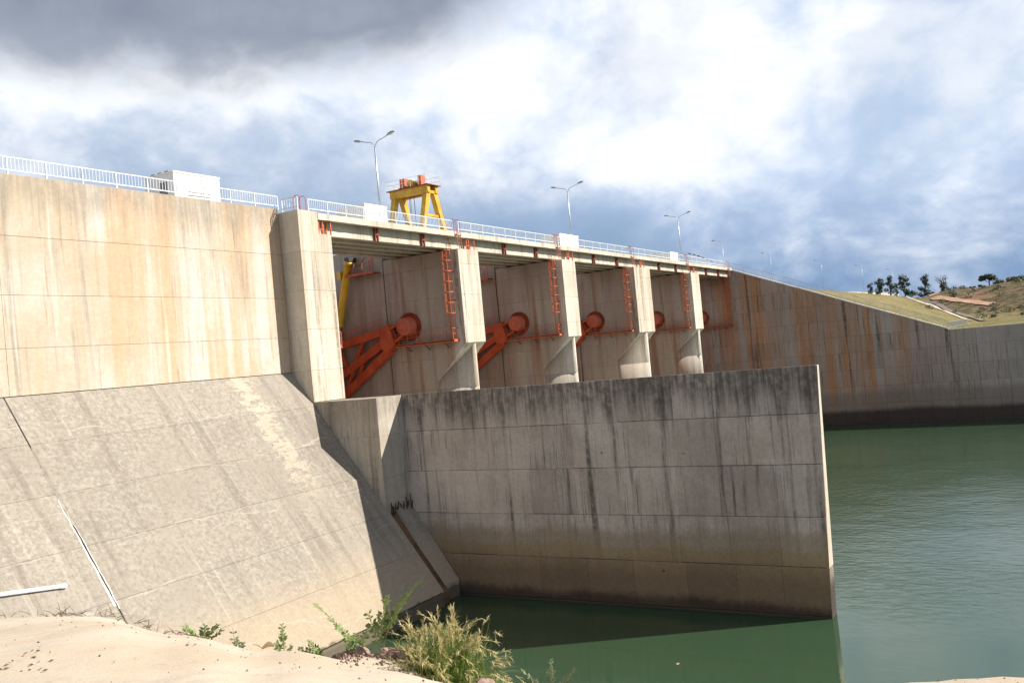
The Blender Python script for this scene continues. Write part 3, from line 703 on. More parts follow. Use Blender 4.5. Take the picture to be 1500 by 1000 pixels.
for a_, b_ in zip(zj, zj[1:]):
    for y0, y1 in zip(yj, yj[1:]):
        poly = [(y0 + 0.004, a_ + 0.005), (y1 - 0.004, a_ + 0.005), (y1 - 0.004, b_), (y0 + 0.004, b_)]
        if y0 >= 46.2: poly = clip(poly, 0, 1, 11.75)
        elif y1 <= YC + 0.01: poly = clip(poly, 0, 1, ZL)
        else:
            k = (11.75 - ZL) / (46.2 - YC); poly = clip(poly, -k, 1, ZL - k * YC); poly = clip(poly, 0, 1, 11.75)
        if len(poly) < 3: continue
        poly2 = [(-p, q_) for p, q_ in reversed(poly)]
        area = abs(sum(p[0] * q_[1] - q_[0] * p[1] for p, q_ in zip(poly2, poly2[1:] + poly2[:1]))) / 2
        if area < 0.15: continue
        mb = MB(); panel(mb, poly2, (XR, 0, 0), (0, -1, 0), (0, 0, 1), (-1, 0, 0), 0.25, 0.03 if area > 1 else 0.01, 0.02)
        mb.build('concrete_panel', 'right', rw)
mb = MB()
def cop(y0, y1, z0, z1): mb.add([(XR - 0.06, y0, z0), (XR + 1.5, y0, z0), (XR + 1.5, y1, z1), (XR - 0.06, y1, z1), (XR - 0.06, y0, z0 + 0.22), (XR + 1.5, y0, z0 + 0.22), (XR + 1.5, y1, z1 + 0.22), (XR - 0.06, y1, z1 + 0.22)],
        [(0, 3, 2, 1), (4, 5, 6, 7), (0, 1, 5, 4), (1, 2, 6, 5), (2, 3, 7, 6), (3, 0, 4, 7)])
for k in range(9):
    y0 = YC + (46.2 - YC) * k / 9; y1 = YC + (46.2 - YC) * (k + 1) / 9 - 0.03
    mb = MB(); cop(y0, y1, rtop(y0) + 0.01, rtop(y1) + 0.01); mb.build('coping_stone', 'deck', rw)

# chute floor behind the divider
mb = MB(); mb.add([(51.6, 36, -19), (XR + .3, 36, -19), (XR + .3, 47, -12), (51.6, 47, -12), (XR + .3, 56, -5), (51.6, 56, -5), (XR + .3, 60, -3.5), (51.6, 60, -3.5), (XR + .3, 66, -8), (51.6, 66, -8)],
                 [(0, 1, 2, 3), (3, 2, 4, 5), (5, 4, 6, 7), (7, 6, 8, 9)])
tag(mb.build('spillway_floor', 'slab', smooth=True), kind='structure', label='concrete spillway floor between the piers')

# ------------------------------------------------------------------ bridge spans over the bays
ZD = 11.95
ends = [50.27, 70.40, 91.16, 113.0, 134.58, XR + 0.1]
ordn = ['nearest', 'second', 'third', 'fourth', 'farthest']
where = ['between the near square pier and the second pier', 'over the bay right of the second pier', 'over the middle bay', 'over the bay right of the wide double pier', 'ending at the right abutment']
wherex = ['where the yellow crane stands', 'right of the crane', 'ending at the double pier', 'right of the double pier', 'meeting the right training wall']
for i in range(5):
    a_, b_ = ends[i] + 0.015, ends[i + 1] - 0.015
    sp = thing('bridge_span', ((a_ + b_) / 2, 49, 10.4), f'{ordn[i]} concrete bridge deck span, {wherex[i]}', 'bridge span', 'bridge spans over the gates')
    mb = MB(); mb.box(a_, b_, YF + 0.02, 53.3, 11.50, ZD - 0.02); mb.build('deck_slab', 'deck', sp)
    mb = MB(); nx = 40
    for k in range(nx + 1):                                   # slightly ragged kerb edge
        x = a_ + (b_ - a_) * k / nx
        jz = RNG.uniform(-0.025, 0.02); jy = RNG.uniform(-0.015, 0.015)
        mb.v += [(x, YF - 0.02 + jy, 11.46 + RNG.uniform(-.015, .015)), (x, YF - 0.02 + jy, ZD + jz), (x, YF + 0.4, ZD + jz), (x, YF + 0.4, 11.46)]
    for k in range(nx):
        o = 4 * k; mb.f += [(o, o + 4, o + 5, o + 1), (o + 1, o + 5, o + 6, o + 2), (o + 2, o + 6, o + 7, o + 3), (o + 3, o + 7, o + 4, o)]
    mb.f += [(0, 1, 2, 3), (4 * nx + 3, 4 * nx + 2, 4 * nx + 1, 4 * nx)]
    mb.build('kerb', 'deck', sp)
    for g in range(5):
        y = 46.05 + g * 1.62
        mb = MB(); mb.prism([(a_ + 0.1, y), (b_ - 0.1, y), (b_ - 0.1, y + 0.5), (a_ + 0.1, y + 0.5)], 10.42, 11.497, 0.03); mb.build('girder', 'deck', sp)
    for q_ in (0.33, 0.66):
        x = a_ + (b_ - a_) * q_
        mb = MB(); mb.box(x - 0.12, x + 0.12, 46.6, 52.6, 10.75, 11.49); mb.build('cross_beam', 'deck', sp)
    for x in (a_ + 0.7, b_ - 0.7):
        for g in (0, 2, 4): mb = MB(); mb.box(x - 0.25, x + 0.25, 46.1 + g * 1.62, 46.5 + g * 1.62, 10.38, 10.425); mb.build('bearing_pad', 'darksteel', sp)
    for q_, wl in ((0.37, 'left'), (0.69, 'right')):
        x = a_ + (b_ - a_) * q_
        dr = thing('drain_pipe', (x, 45.9, 10.3), f'dull red drain pipe on the {ordn[i]} bridge span girder, {wl} one of two', 'pipe', 'drain pipes on the girders')
        mb = MB(); mb.tube([(x + .1, 45.86, 11.5), (x + .1, 45.86, 10.35)], 0.10, 8); mb.build('pipe', 'reddark', dr)
        mb = MB(); mb.box(x - 0.22, x - 0.12, 45.85, 46.04, 10.4, 11.48); mb.build('bracket', 'reddark', dr)
        mb = MB(); mb.box(x - 0.25, x + 0.3, 45.80, 45.98, 10.88, 10.98); mb.build('clamp', 'reddark', dr)

# ------------------------------------------------------------------ railings
def railing(p0, p1, n_span, label, nb=10, single=True, h=0.98, mat='white', cat='railing', group='white deck railings', post=True, low=0.27):
    p0 = Vector(p0); p1 = Vector(p1); d_ = p1 - p0; L = d_.length; u = d_.normalized()
    root = thing('deck_railing', p0, label, cat, group)
    mb = MB(); mb.beam(p0 + Vector((0, 0, h)), p1 + Vector((0, 0, h)), 0.05, 0.06); mb.build('top_rail', mat, root)
    mb = MB(); mb.beam(p0 + Vector((0, 0, low)), p1 + Vector((0, 0, low)), 0.05, 0.065); mb.build('bottom_rail', mat, root)
    pm = bpy.data.meshes.new('post'); pb = MB(); pb.box(-0.035, 0.035, -0.035, 0.035, -0.02, h - 0.036); pm.from_pydata(pb.v, [], pb.f); pm.materials.append(M[mat])
    bm_ = bpy.data.meshes.new('baluster'); bb = MB(); bb.box(-0.014, 0.014, -0.013, 0.013, low + 0.03, h - 0.036); bm_.from_pydata(bb.v, [], bb.f); bm_.materials.append(M[mat])
    rest = MB()
    for i in range(n_span + 1):
        o = bpy.data.objects.new('post', pm); o.parent = root; o.location = d_ * (i / n_span); col.objects.link(o)
        if i < n_span:
            for k in range(1, nb):
                q_ = d_ * ((i + k / nb) / n_span)
                if single:
                    o = bpy.data.objects.new('baluster', bm_); o.parent = root; o.location = q_; col.objects.link(o)
                else: rest.box(q_.x - 0.014, q_.x + 0.014, q_.y - 0.013, q_.y + 0.013, q_.z + low + 0.03, q_.z + h - 0.036)
    if rest.v: o = rest.build('balusters', mat, root, local=True); o['kind'] = 'stuff'
    return root
railing((6, YW + 0.12, 12.33), (48.35, YW + 0.12, 12.33), 19, 'white railing along the top of the rust-streaked dam wall')
railing((48.3, 46.9, 12.02), (48.42, YF + 0.15, 12.02), 1, 'short white railing panel on top of the near square pier, left of the red hoops', 6)
hoopX = [48.95, 68.75, 88.7, 109.8, 131.2, 152.2]
rl = ['white railing on the bridge between the near pier and the crane', 'white railing on the bridge right of the crane', 'white railing on the bridge over the middle bay', 'white railing on the bridge right of the double pier', 'farthest white railing on the bridge, before the right abutment']
for i in range(5):
    z = ZD + 0.0
    railing((hoopX[i] + 0.55, YF + 0.14, z), (hoopX[i + 1] - 0.45, YF + 0.14, z), 9, rl[i], 9 if i else 10, i < 2)
railing((XR + 0.35, 45.6, 11.75), (XR + 0.35, YC + 0.1, ZL + 0.23), 15, 'grey railing following the sloping top of the right training wall', 9, False, 1.15, 'steel', group='right wall railings')
railing((XR + 0.35, YC, ZL + 0.02), (184, 11.6, ZL + 0.1), 5, 'short grey railing turning back from the low corner of the right wall', 14, False, 1.15, 'steel', group='right wall railings')
railing((XR + 0.5, 46.4, 11.76), (XR + 4.5, 48.6, 11.7), 2, 'short railing at the right abutment behind the red ladder', 9, False, 1.0, 'steel', group='right wall railings')

# ------------------------------------------------------------------ red steelwork at each pier
def shared(name, mb, mat):
    me = bpy.data.meshes.new(name); me.from_pydata(mb.v, [], mb.f); me.materials.append(M[mat]); me.update(); return me
def place(me, name, parent, loc=(0, 0, 0)):
    o = bpy.data.objects.new(name, me); o.parent = parent; o.location = loc; col.objects.link(o); return o
faceX = [PX[1][0], PX[2][0], PX[3][0], PX[4][0], XR]        # right side of every bay
rungm = None
def caged_ladder(fx, label):
    """caged ladder on the bay side of a pier, down to the trunnion walkway; origin at its foot"""
    global rungm
    root = thing('caged_ladder', (fx - 0.35, 46.35, 2.1), label, 'ladder', 'red caged ladders on the piers')
    top = 9.4
    if rungm is None:
        rungm = {}
        b_ = MB(); b_.box(-0.03, 0.03, -0.025, 0.025, 0, top); rungm['rail'] = shared('rail', b_, 'redrail')
        b_ = MB(); b_.tube([(0, -0.27, 0), (0, 0.27, 0)], 0.016, 5); rungm['rung'] = shared('rung', b_, 'redrail')
        b_ = MB(); pts = [(-0.72 * math.sin(math.pi * k / 10), -0.36 * math.cos(math.pi * k / 10), 0) for k in range(11)]
        for p, q_ in zip(pts, pts[1:]): b_.beam(p, q_, 0.075, 0.016, (0, 0, 1))
        b_2 = MB()
        for p, q_ in zip(pts, pts[1:]): b_2.beam(p, q_, 0.016, 0.075, (0, 0, 1))
        rungm['hoop'] = shared('hoop', b_2, 'redrail')
        b_ = MB(); b_.box(-0.02, 0.02, -0.02, 0.02, 2.4, top - 0.2); rungm['strap'] = shared('strap', b_, 'redrail')
        b_ = MB(); b_.box(0, 0.36, -0.03, 0.03, -0.03, 0.03); rungm['bracket'] = shared('bracket', b_, 'reddark')
    for y in (-0.28, 0.28): place(rungm['rail'], 'rail', root, (0, y, 0))
    for k in range(30): place(rungm['rung'], 'rung', root, (0, 0, 0.3 + 0.3 * k))
    for k in range(8): place(rungm['hoop'], 'hoop', root, (0, 0, 2.4 + 0.97 * k))
    for x, y in ((-0.72, 0.0), (-0.5, -0.26), (-0.5, 0.26)): place(rungm['strap'], 'strap', root, (x, y, 0))
    for k in range(4):
        for y in (-0.28, 0.28): place(rungm['bracket'], 'bracket', root, (0, y, 1.0 + 2.6 * k))
    return root
bayname = ['nearest', 'second', 'third', 'fourth', 'farthest']
for i, fx in enumerate(faceX):
    caged_ladder(fx, ['red caged ladder on the second pier, the nearest and largest caged ladder', 'red caged ladder on the middle pier', 'red caged ladder on the wide double pier', 'red caged ladder on the far narrow pier', 'dark red caged ladder on the right abutment wall'][i])

# hooped deck ladders at the kerb
hl = ['pair of red hoop handrails on the near square pier', 'red hooped ladder at the railing gap beside the yellow crane', 'red hooped ladder at the railing gap left of the white box over the middle pier', 'red hooped ladder at the railing gap above the double pier', 'red hooped ladder at the railing gap above the far pier', 'red hooped ladder at the right end of the bridge']
for i, hx in enumerate(hoopX):
    z0 = 12.03 if i == 0 else ZD
    root = thing('hoop_ladder', (hx, YF, z0 - (0 if i == 0 else 1.55)), hl[i], 'ladder', 'red hooped deck ladders')
    for s_ in (-0.3, 0.3):
        mb = MB(); x = hx + s_
        arc = [(x, YF + 0.45 - 0.33 + 0.33 * math.cos(math.pi * k / 10), z0 + 0.85 + 0.28 * math.sin(math.pi * k / 10)) for k in range(11)]
        pts = [(x, YF + 0.45, z0 - 0.02)] + arc + [(x, YF - 0.21 + 0.0, z0 + 0.1 if i == 0 else z0 - 1.5)]
        if i == 0: pts = [(x, YF + 0.75, z0 - 0.02)] + [(px_, py_ + 0.3, pz_) for px_, py_, pz_ in arc] + [(x, YF + 0.09, z0 - 0.02)]
        mb.tube(pts, 0.032, 6); mb.build('hoop_rail', 'pink', root)
    if i:
        for k in range(5):
            mb = MB(); z = z0 - 1.4 + 0.32 * k; mb.tube([(hx - 0.3, YF - 0.21, z), (hx + 0.3, YF - 0.21, z)], 0.02, 5); mb.build('rung', 'redrail', root)
        mb = MB(); mb.box(hx - 0.36, hx - 0.24, YF - 0.24, YF - 0.02, z0 - 0.45, z0 - 0.33); mb.build('bracket', 'reddark', root)
        mb = MB(); mb.box(hx + 0.24, hx + 0.36, YF - 0.24, YF - 0.02, z0 - 0.45, z0 - 0.33); mb.build('bracket', 'reddark', root)

# little guard frames on the bearing seats
fl = ['orange guard frame on the bearing seat of the near square pier', 'orange guard frame on top of the second pier', 'orange guard frame on top of the middle pier', 'orange guard frame on top of the double pier', 'orange guard frame on top of the far pier']
for i in range(5):
    xa = PX[i][0] + (2.25 if i == 0 else 1.75) + (0.9 if i == 3 else 0); z0 = 10.40 if i == 0 else 10.38
    root = thing('guard_frame', (xa + 0.7, 45.6, z0), fl[i], 'guard frame', 'orange guard frames on the piers')
    for x, y in ((xa, 45.5), (xa + 0.42, 45.5), (xa + 1.32, 45.5), (xa + 1.32, 45.95)):
        mb = MB(); mb.box(x - 0.04, x + 0.04, y - 0.04, y + 0.04, z0, z0 + 1.02); mb.build('post', 'redrail', root)
    mb = MB(); mb.box(xa - 0.04, xa + 0.46, 45.46, 45.54, z0 + 0.94, z0 + 1.02); mb.box(xa + 0.9, xa + 1.36, 45.46, 45.54, z0 + 1.022, z0 + 1.09); mb.build('top_bar', 'redrail', root)
    mb = MB(); mb.box(xa + 0.45, xa + 0.72, 45.62, 45.70, z0 + 0.1, z0 + 1.0); mb.build('panel', 'red', root)
    mb = MB(); mb.box(xa + 0.0, xa + 0.42, 45.47, 45.53, z0 + 0.35, z0 + 0.42); mb.build('mid_bar', 'redrail', root)

# trunnion walkways
def walkway(fx, sgn, label):
    """steel walkway on a pier flank, fx = face, sgn = -1 when it projects towards -X"""
    root = thing('trunnion_walkway', (fx, 46, 1.9), label, 'walkway', 'red trunnion walkways')
    xo = fx + sgn * 0.95
    mb = MB(); mb.box(fx + sgn * 0.01, xo, 46.0, 53.4, 1.96, 2.04); mb.build('grating', 'reddark', root)
    mb = MB(); mb.box(xo, xo - sgn * 0.08, 46.0, 53.4, 1.86, 2.10); mb.build('edge_channel', 'redrail', root)
    mb = MB(); mb.box(fx + sgn * 0.02, xo - sgn * .082, 45.98, 46.06, 1.88, 2.09); mb.build('end_channel', 'redrail', root)
    for k in range(8):
        y = 46.05 + 7.3 * k / 7; mb = MB(); mb.box(xo - 0.022, xo + 0.022, y - 0.022, y + 0.022, 2.10, 3.10); mb.build('post', 'redrail', root)
    for z in (2.62, 3.10):
        mb = MB(); mb.tube([(xo, 46.05, z), (xo, 53.4, z)], 0.02, 5); mb.build('hand_rail', 'redrail', root)
        mb = MB(); mb.tube([(xo, 46.05, z), (fx + sgn * 0.5, 46.05, z)], 0.024, 5); mb.build('end_rail', 'redrail', root)
    for y in (47.2, 49.4, 51.6):
        mb = MB(); mb.beam((fx + sgn * 0.02, y, 1.35), (xo - sgn * 0.1, y, 1.92), 0.06, 0.06); mb.build('bracket', 'reddark', root)
for i, fx in enumerate(faceX):
    walkway(fx, -1, f'red railed walkway below the trunnion in the {bayname[i]} bay')
walkway(PX[0][1], 1, 'red walkway end peeping out behind the near square pier')

# ------------------------------------------------------------------ radial gates
TY, TZ = 51.55, 3.75
def gate(i):
    xl, xr_ = PX[i][1], faceX[i]
    root = thing('radial_gate', ((xl + xr_) / 2, 60, -3.4), ['red radial gate with lattice arms in the nearest bay', 'red radial gate seen between the second and middle piers', 'red radial gate in the bay left of the double pier', 'red radial gate in the bay right of the double pier', 'red radial gate beside the right abutment wall'][i], 'gate', 'red radial gates')
    R_ = 10.3; mb = MB(); n = 20
    for k in range(n + 1):
        q_ = math.radians(-42 + 64 * k / n)
        for rr_ in (R_, R_ + 0.08):
            for x in (xl + 0.08, xr_ - 0.08): mb.v.append((x, TY + rr_ * math.cos(q_), TZ + rr_ * math.sin(q_)))
    for k in range(n):
        o = 4 * k; mb.f += [(o, o + 1, o + 5, o + 4), (o + 2, o + 6, o + 7, o + 3), (o, o + 4, o + 6, o + 2), (o + 1, o + 3, o + 7, o + 5)]
    mb.f += [(0, 2, 3, 1), (4 * n, 4 * n + 1, 4 * n + 3, 4 * n + 2)]
    mb.build('skin_plate', 'red', root)
    for q_ in (-36, -24, -12, 0, 12):
        q_ = math.radians(q_); mb = MB(); y, z = TY + (R_ - 0.35) * math.cos(q_), TZ + (R_ - 0.35) * math.sin(q_)
        mb.beam((xl + 0.1, y, z), (xr_ - 0.1, y, z), 0.5, 0.3); mb.build('horizontal_rib', 'red', root)
    for side in (1, -1):
        fx = xr_ if side == 1 else xl; X = lambda v: fx - side * v
        # flange with radial ribs, hub and cap
        mb = MB(); mb.lathe((X(0.0), TY, TZ), (-side, 0, 0), [(0.0, 1.34), (0.10, 1.34), (0.10, 0.95)], 40); fl_ = mb.build('trunnion_flange', 'reddark', root)
        for k in range(36):
            q_ = 2 * math.pi * k / 36; mb = MB(); c0, c1 = 0.93, 1.30
            mb.beam((X(0.17), TY + c0 * math.cos(q_), TZ + c0 * math.sin(q_)), (X(0.17), TY + c1 * math.cos(q_), TZ + c1 * math.sin(q_)), 0.035, 0.14, (1, 0, 0))
            if side == 1 and i < 3: mb.build('rib', 'red', fl_)
        mb = MB(); mb.lathe((X(0.1), TY, TZ), (-side, 0, 0), [(0.0, 0.93), (0.12, 0.93), (0.14, 0.86), (0.95, 0.84), (1.0, 0.80), (1.02, 0.42), (1.02, 0.40), (1.16, 0.38), (1.17, 0.30)], 32)
        o = mb.build('trunnion_hub', 'hub', root, smooth=False)
        for p_ in o.data.polygons: p_.use_smooth = len(p_.vertices) == 4
        xa = X(0.72)
        # forked yoke gripping the hub, and gusset
        ud = Vector((0, 2.0, -0.92)).normalized(); vd = Vector((0, 0.92, 2.0)).normalized()
        for off in (-0.62, 0.62):
            p0 = Vector((xa, TY, TZ)) + ud * 0.55 + vd * off; p1_ = Vector((xa, TY, TZ)) + ud * 2.2 + vd * off * 1.15
            mb = MB(); mb.beam(p0, p1_, 0.24, 0.55, (1, 0, 0)); mb.build('yoke_prong', 'red', root)
        mb = MB(); mb.beam(Vector((xa, TY, TZ)) + ud * 1.25, Vector((xa, TY, TZ)) + ud * 2.1, 0.98, 0.36, (1, 0, 0)); mb.build('yoke_web', 'reddark', root)
        mb = MB(); gp = [(52.75, 2.2), (53.55, 1.35), (54.45, 1.9), (54.4, 3.85), (53.3, 4.1)]
        n5 = len(gp); mb.add([(xa - 0.42, y, z) for y, z in gp] + [(xa + 0.42, y, z) for y, z in gp], [tuple(range(n5)), tuple(reversed(range(n5, 2 * n5)))] + [(k, n5 + k, n5 + (k + 1) % n5, (k + 1) % n5) for k in range(n5)])
        mb.build('gusset_plate', 'red', root)
        ang = {'upper_strut': ((53.9, 3.55), (61.4, 2.35)), 'middle_strut': ((53.9, 2.55), (61.0, -0.95)), 'lower_strut': ((53.4, 1.75), (60.3, -2.75))}
        for nm, (p, q_) in ang.items():
            mb = MB(); mb.beam((xa, *p), (xa, *q_), 0.76, 0.58, (1, 0, 0)); mb.build(nm, 'red', root)
        def on(nm, y): (y0, z0), (y1, z1) = ang[nm]; return (xa, y, z0 + (z1 - z0) * (y - y0) / (y1 - y0))
        for a_, b_ in ((on('upper_strut', 56.6), on('middle_strut', 58.1)), (on('middle_strut', 58.1), on('lower_strut', 59.5)), (on('middle_strut', 57.0), on('lower_strut', 57.6)), (on('upper_strut', 60.2), on('middle_strut', 58.9))):
            mb = MB(); mb.beam(a_, b_, 0.34, 0.34, (1, 0, 0)); mb.build('brace', 'red', root)
        if side == 1:
            for off in (0.25, -0.25):
                mb = MB(); pts = [Vector(on('upper_strut', y)) + Vector((off, 0, 1.25)) for y in (54.3, 60.8)]; mb.tube(pts, 0.022, 5); mb.build('strut_handrail', 'redrail', root)
                mb = MB(); pts = [Vector(on('upper_strut', y)) + Vector((off, 0, 0.8)) for y in (54.3, 60.8)]; mb.tube(pts, 0.018, 5); mb.build('strut_handrail', 'redrail', root)
            for k in range(9):
                y = 54.3 + 6.5 * k / 8; p = Vector(on('upper_strut', y)); mb = MB(); mb.tube([p + Vector((-0.25, 0, 0.29)), p + Vector((-0.25, 0, 1.25))], 0.02, 5); mb.build('handrail_post', 'redrail', root)
for i in range(5): gate(i)

# hydraulic cylinders and their platforms
for i, fx in enumerate(faceX):
    x = fx - 0.75
    root = thing('hydraulic_cylinder', (x, 60.4, 4.7), ['yellow hydraulic cylinder leaning in the nearest bay', 'yellow hydraulic cylinder in the second bay, mostly hidden by the pier', 'yellow hydraulic cylinder in the third bay', 'yellow hydraulic cylinder in the fourth bay', 'yellow hydraulic cylinder in the farthest bay'][i], 'cylinder', 'yellow gate cylinders')
    a_ = Vector((x, 57.75, 10.75)); b_ = Vector((x, 59.75, 4.4)); u = (b_ - a_).normalized()
    mb = MB(); mb.lathe(a_, u, [(0, 0.34), (0.02, 0.44), (0.35, 0.44), (0.36, 0.385), (6.2, 0.385), (6.21, 0.44), (6.5, 0.44)], 18); o = mb.build('barrel', 'cylyellow', root)
    for p_ in o.data.polygons: p_.use_smooth = len(p_.vertices) == 4
    mb = MB(); mb.lathe(b_, u, [(0, 0.13), (2.6, 0.13)], 12); mb.build('rod', 'steel', root, smooth=True)
    mb = MB(); mb.box(x - 0.38, fx - 0.02, 57.4, 57.95, 10.72, 11.12); mb.build('head_bracket', 'darksteel', root)
    mb = MB(); mb.box(x - 0.3, x + 0.3, 58.72, 59.15, 9.1, 9.9); mb.build('valve_block', 'cylyellow', root)
    mb = MB(); mb.tube([(x - 0.1, 57.6, 10.75), (x, 57.1, 10.2), (x + 0.2, 56.6, 10.25), (x + 0.5, 56.2, 10.9), (fx - 0.05, 56.1, 11.3)], 0.035, 6); mb.build('hose', 'darksteel', root)
    pr = thing('cylinder_platform', (fx - 0.5, 56.4, 9.2), f'small red railed platform high on the pier flank in the {bayname[i]} bay', 'platform', 'red platforms under the bridge')
    mb = MB(); mb.box(fx - 1.1, fx - 0.01, 54.5, 58.1, 9.25, 9.33); mb.build('grating', 'reddark', pr)
    mb = MB(); mb.box(fx - 1.14, fx - 1.102, 54.5, 58.1, 9.18, 9.42); mb.build('edge_channel', 'red', pr)
    for y in (54.55, 54.95, 55.9, 56.9, 58.0):
        mb = MB(); mb.box(fx - 1.1, fx - 1.05, y - 0.03, y + 0.03, 9.34, 11.2 if y < 55 else 10.4); mb.build('post', 'red', pr)
    for z in (9.9, 10.4):
        mb = MB(); mb.tube([(fx - 1.07, 54.6, z), (fx - 1.07, 58.0, z)], 0.022, 5); mb.build('hand_rail', 'red', pr)
    for k in range(6):
        mb = MB(); mb.tube([(fx - 1.07, 54.55, 9.5 + 0.3 * k), (fx - 1.07, 54.95, 9.5 + 0.3 * k)], 0.02, 5); mb.build('rung', 'red', pr)

# ------------------------------------------------------------------ deck furniture
def house(x0, x1, y0, dep, z0, z1, label, detail=False):
    root = thing('control_kiosk', ((x0 + x1) / 2, y0 + dep / 2, z0), label, 'kiosk', 'white kiosks on the dam crest')
    mb = MB(); mb.box(x0, x1, y0, y0 + dep, z0, z1 - 0.12); mb.build('wall', 'house', root)
    mb = MB(); mb.box(x0 - 0.05, x1 + 0.05, y0 - 0.05, y0 + dep + 0.05, z1 - 0.116, z1); mb.build('roof_slab', 'house', root)
    if detail:
        mb = MB(); mb.box(x0 + 0.5, x1 - 0.35, y0 - 0.045, y0 + 0.01, z1 - 0.62, z1 - 0.55); mb.build('drip_ledge', 'house', root)
        for k in range(2):
            mb = MB(); mb.box(x0 + 1.1, x1 - 0.9, y0 - 0.03, y0 + 0.01, z1 - 1.35 - 0.25 * k, z1 - 1.30 - 0.25 * k); mb.build('vent_bar', 'house_dark', root)
        mb = MB(); mb.box(x0 + 1.5, x0 + 2.5, y0 - 0.02, y0 + 0.01, z0, z0 + 0.35); mb.build('vent_opening', 'house_dark', root)
        mb = MB(); mb.box(x0 - 0.02, x0 + 0.01, y0 + 0.7, y0 + 1.5, z0, z0 + 1.7); mb.build('door', 'house_dark', root)
        for k in range(3):
            mb = MB(); mb.box(x0 + 0.1, x0 + 0.4, y0 + 0.6 + 0.7 * k, y0 + 1.0 + 0.7 * k, z1, z1 + 0.12); mb.build('roof_block', 'house_dark', root)
    return root
house(41.0, 44.95, 49.5, 3.0, 12.33, 14.66, 'long white kiosk behind the railing on the left dam wall', True)
house(60.95, 64.0, 49.5, 3.2, ZD - 0.03, 14.46, 'white kiosk behind the railing just left of the yellow crane')
house(97.8, 102.9, 49.5, 2.6, ZD - 0.03, 14.52, 'white kiosk behind the railing above the middle pier')
house(135.9, 139.3, 49.5, 4.0, ZD - 0.03, 14.35, 'farthest and smallest white kiosk on the bridge, above the far pier')

def lamp(base, top, label, arms=(1, -1), armdir=(0, 1, 0), sc_=1.0):
    root = thing('street_lamp', base, label, 'lamp post', 'lamp posts on the dam crest')
    b_ = Vector(base); h = top - base[2]; ad = Vector(armdir).normalized()
    mb = MB(); mb.tube([b_, b_ + Vector((0, 0, h * 0.5)), b_ + Vector((0, 0, h - 0.9))], [0.10 * sc_, 0.085 * sc_, 0.06 * sc_], 8); mb.build('pole', 'steel', root, smooth=True)
    mb = MB(); mb.lathe(b_, (0, 0, 1), [(0, 0.2), (0.04, 0.2), (0.05, 0.12), (0.5, 0.12)], 10); mb.build('base', 'steel', root)
    for s_ in arms:
        t0 = b_ + Vector((0, 0, h - 1.0)); pts = [t0 + Vector((0, 0, 0.0))]
        for k in range(1, 7):
            q_ = math.radians(15 * k); pts.append(t0 + ad * (s_ * 0.85 * (1 - math.cos(q_))) + Vector((0, 0, 0.75 * math.sin(q_))))
        pts.append(t0 + ad * (s_ * 1.55) + Vector((0, 0, 0.95)))
        mb = MB(); mb.tube(pts, 0.042 * sc_, 6); mb.build('arm', 'steel', root, smooth=True)
        e = pts[-1]; f_ = (ad * s_ + Vector((0, 0, 0.22))).normalized(); sd = f_.cross(Vector((0, 0, 1))).normalized(); up = sd.cross(f_)
        mb = MB(); ring = []
        for dd, wd, hh in ((-0.05, 0.06, 0.05), (0.12, 0.15, 0.12), (0.45, 0.19, 0.14), (0.72, 0.14, 0.09), (0.80, 0.04, 0.03)):
            ring += [e + f_ * dd + sd * wd, e + f_ * dd + up * hh + sd * wd * 0.5, e + f_ * dd + up * hh - sd * wd * 0.5, e + f_ * dd - sd * wd]
        fs = [(3, 2, 1, 0), (16, 17, 18, 19)]
        for r_ in range(4):
            for k in range(4): fs.append((4 * r_ + k, 4 * r_ + (k + 1) % 4, 4 * r_ + 4 + (k + 1) % 4, 4 * r_ + 4 + k))
        mb.add(ring, fs); hd = mb.build('lamp_head', 'house_dark', root)
        mb = MB(); mb.box(-0.16, 0.16, -0.12, 0.12, -0.07, 0.0)
        mb.v = [tuple(e + f_ * (0.42 + v[0] * 1.5) + sd * v[1] + up * v[2] - up * 0.004) for v in mb.v]; mb.build('lens', 'lens', hd)
lamp((63.76, 50, ZD - 0.02), 20.75, 'tall double-arm lamp post left of the yellow crane, nearest of the lamps')
lamp((102.1, 50, ZD - 0.02), 21.0, 'double-arm lamp post rising over the kiosk at the middle pier')
lamp((142.45, 50, ZD - 0.02), 21.0, 'double-arm lamp post near the far end of the bridge')
for k, (x, y) in enumerate([(189, 57), (234.7, 58.5), (284, 55.7), (331.6, 51.6), (380.8, 48.1)]):
    lamp((x, y, hill_z(x, y) - 0.1), 20.9, ['single-arm lamp post just past the right end of the bridge', 'thin lamp post above the upper part of the sloping wall', 'thin lamp post above the middle of the sloping wall', 'faint lamp post left of the distant trees', 'faintest lamp post, rising among the distant trees'][k], (1,), (0, 1, 0), 0.5)

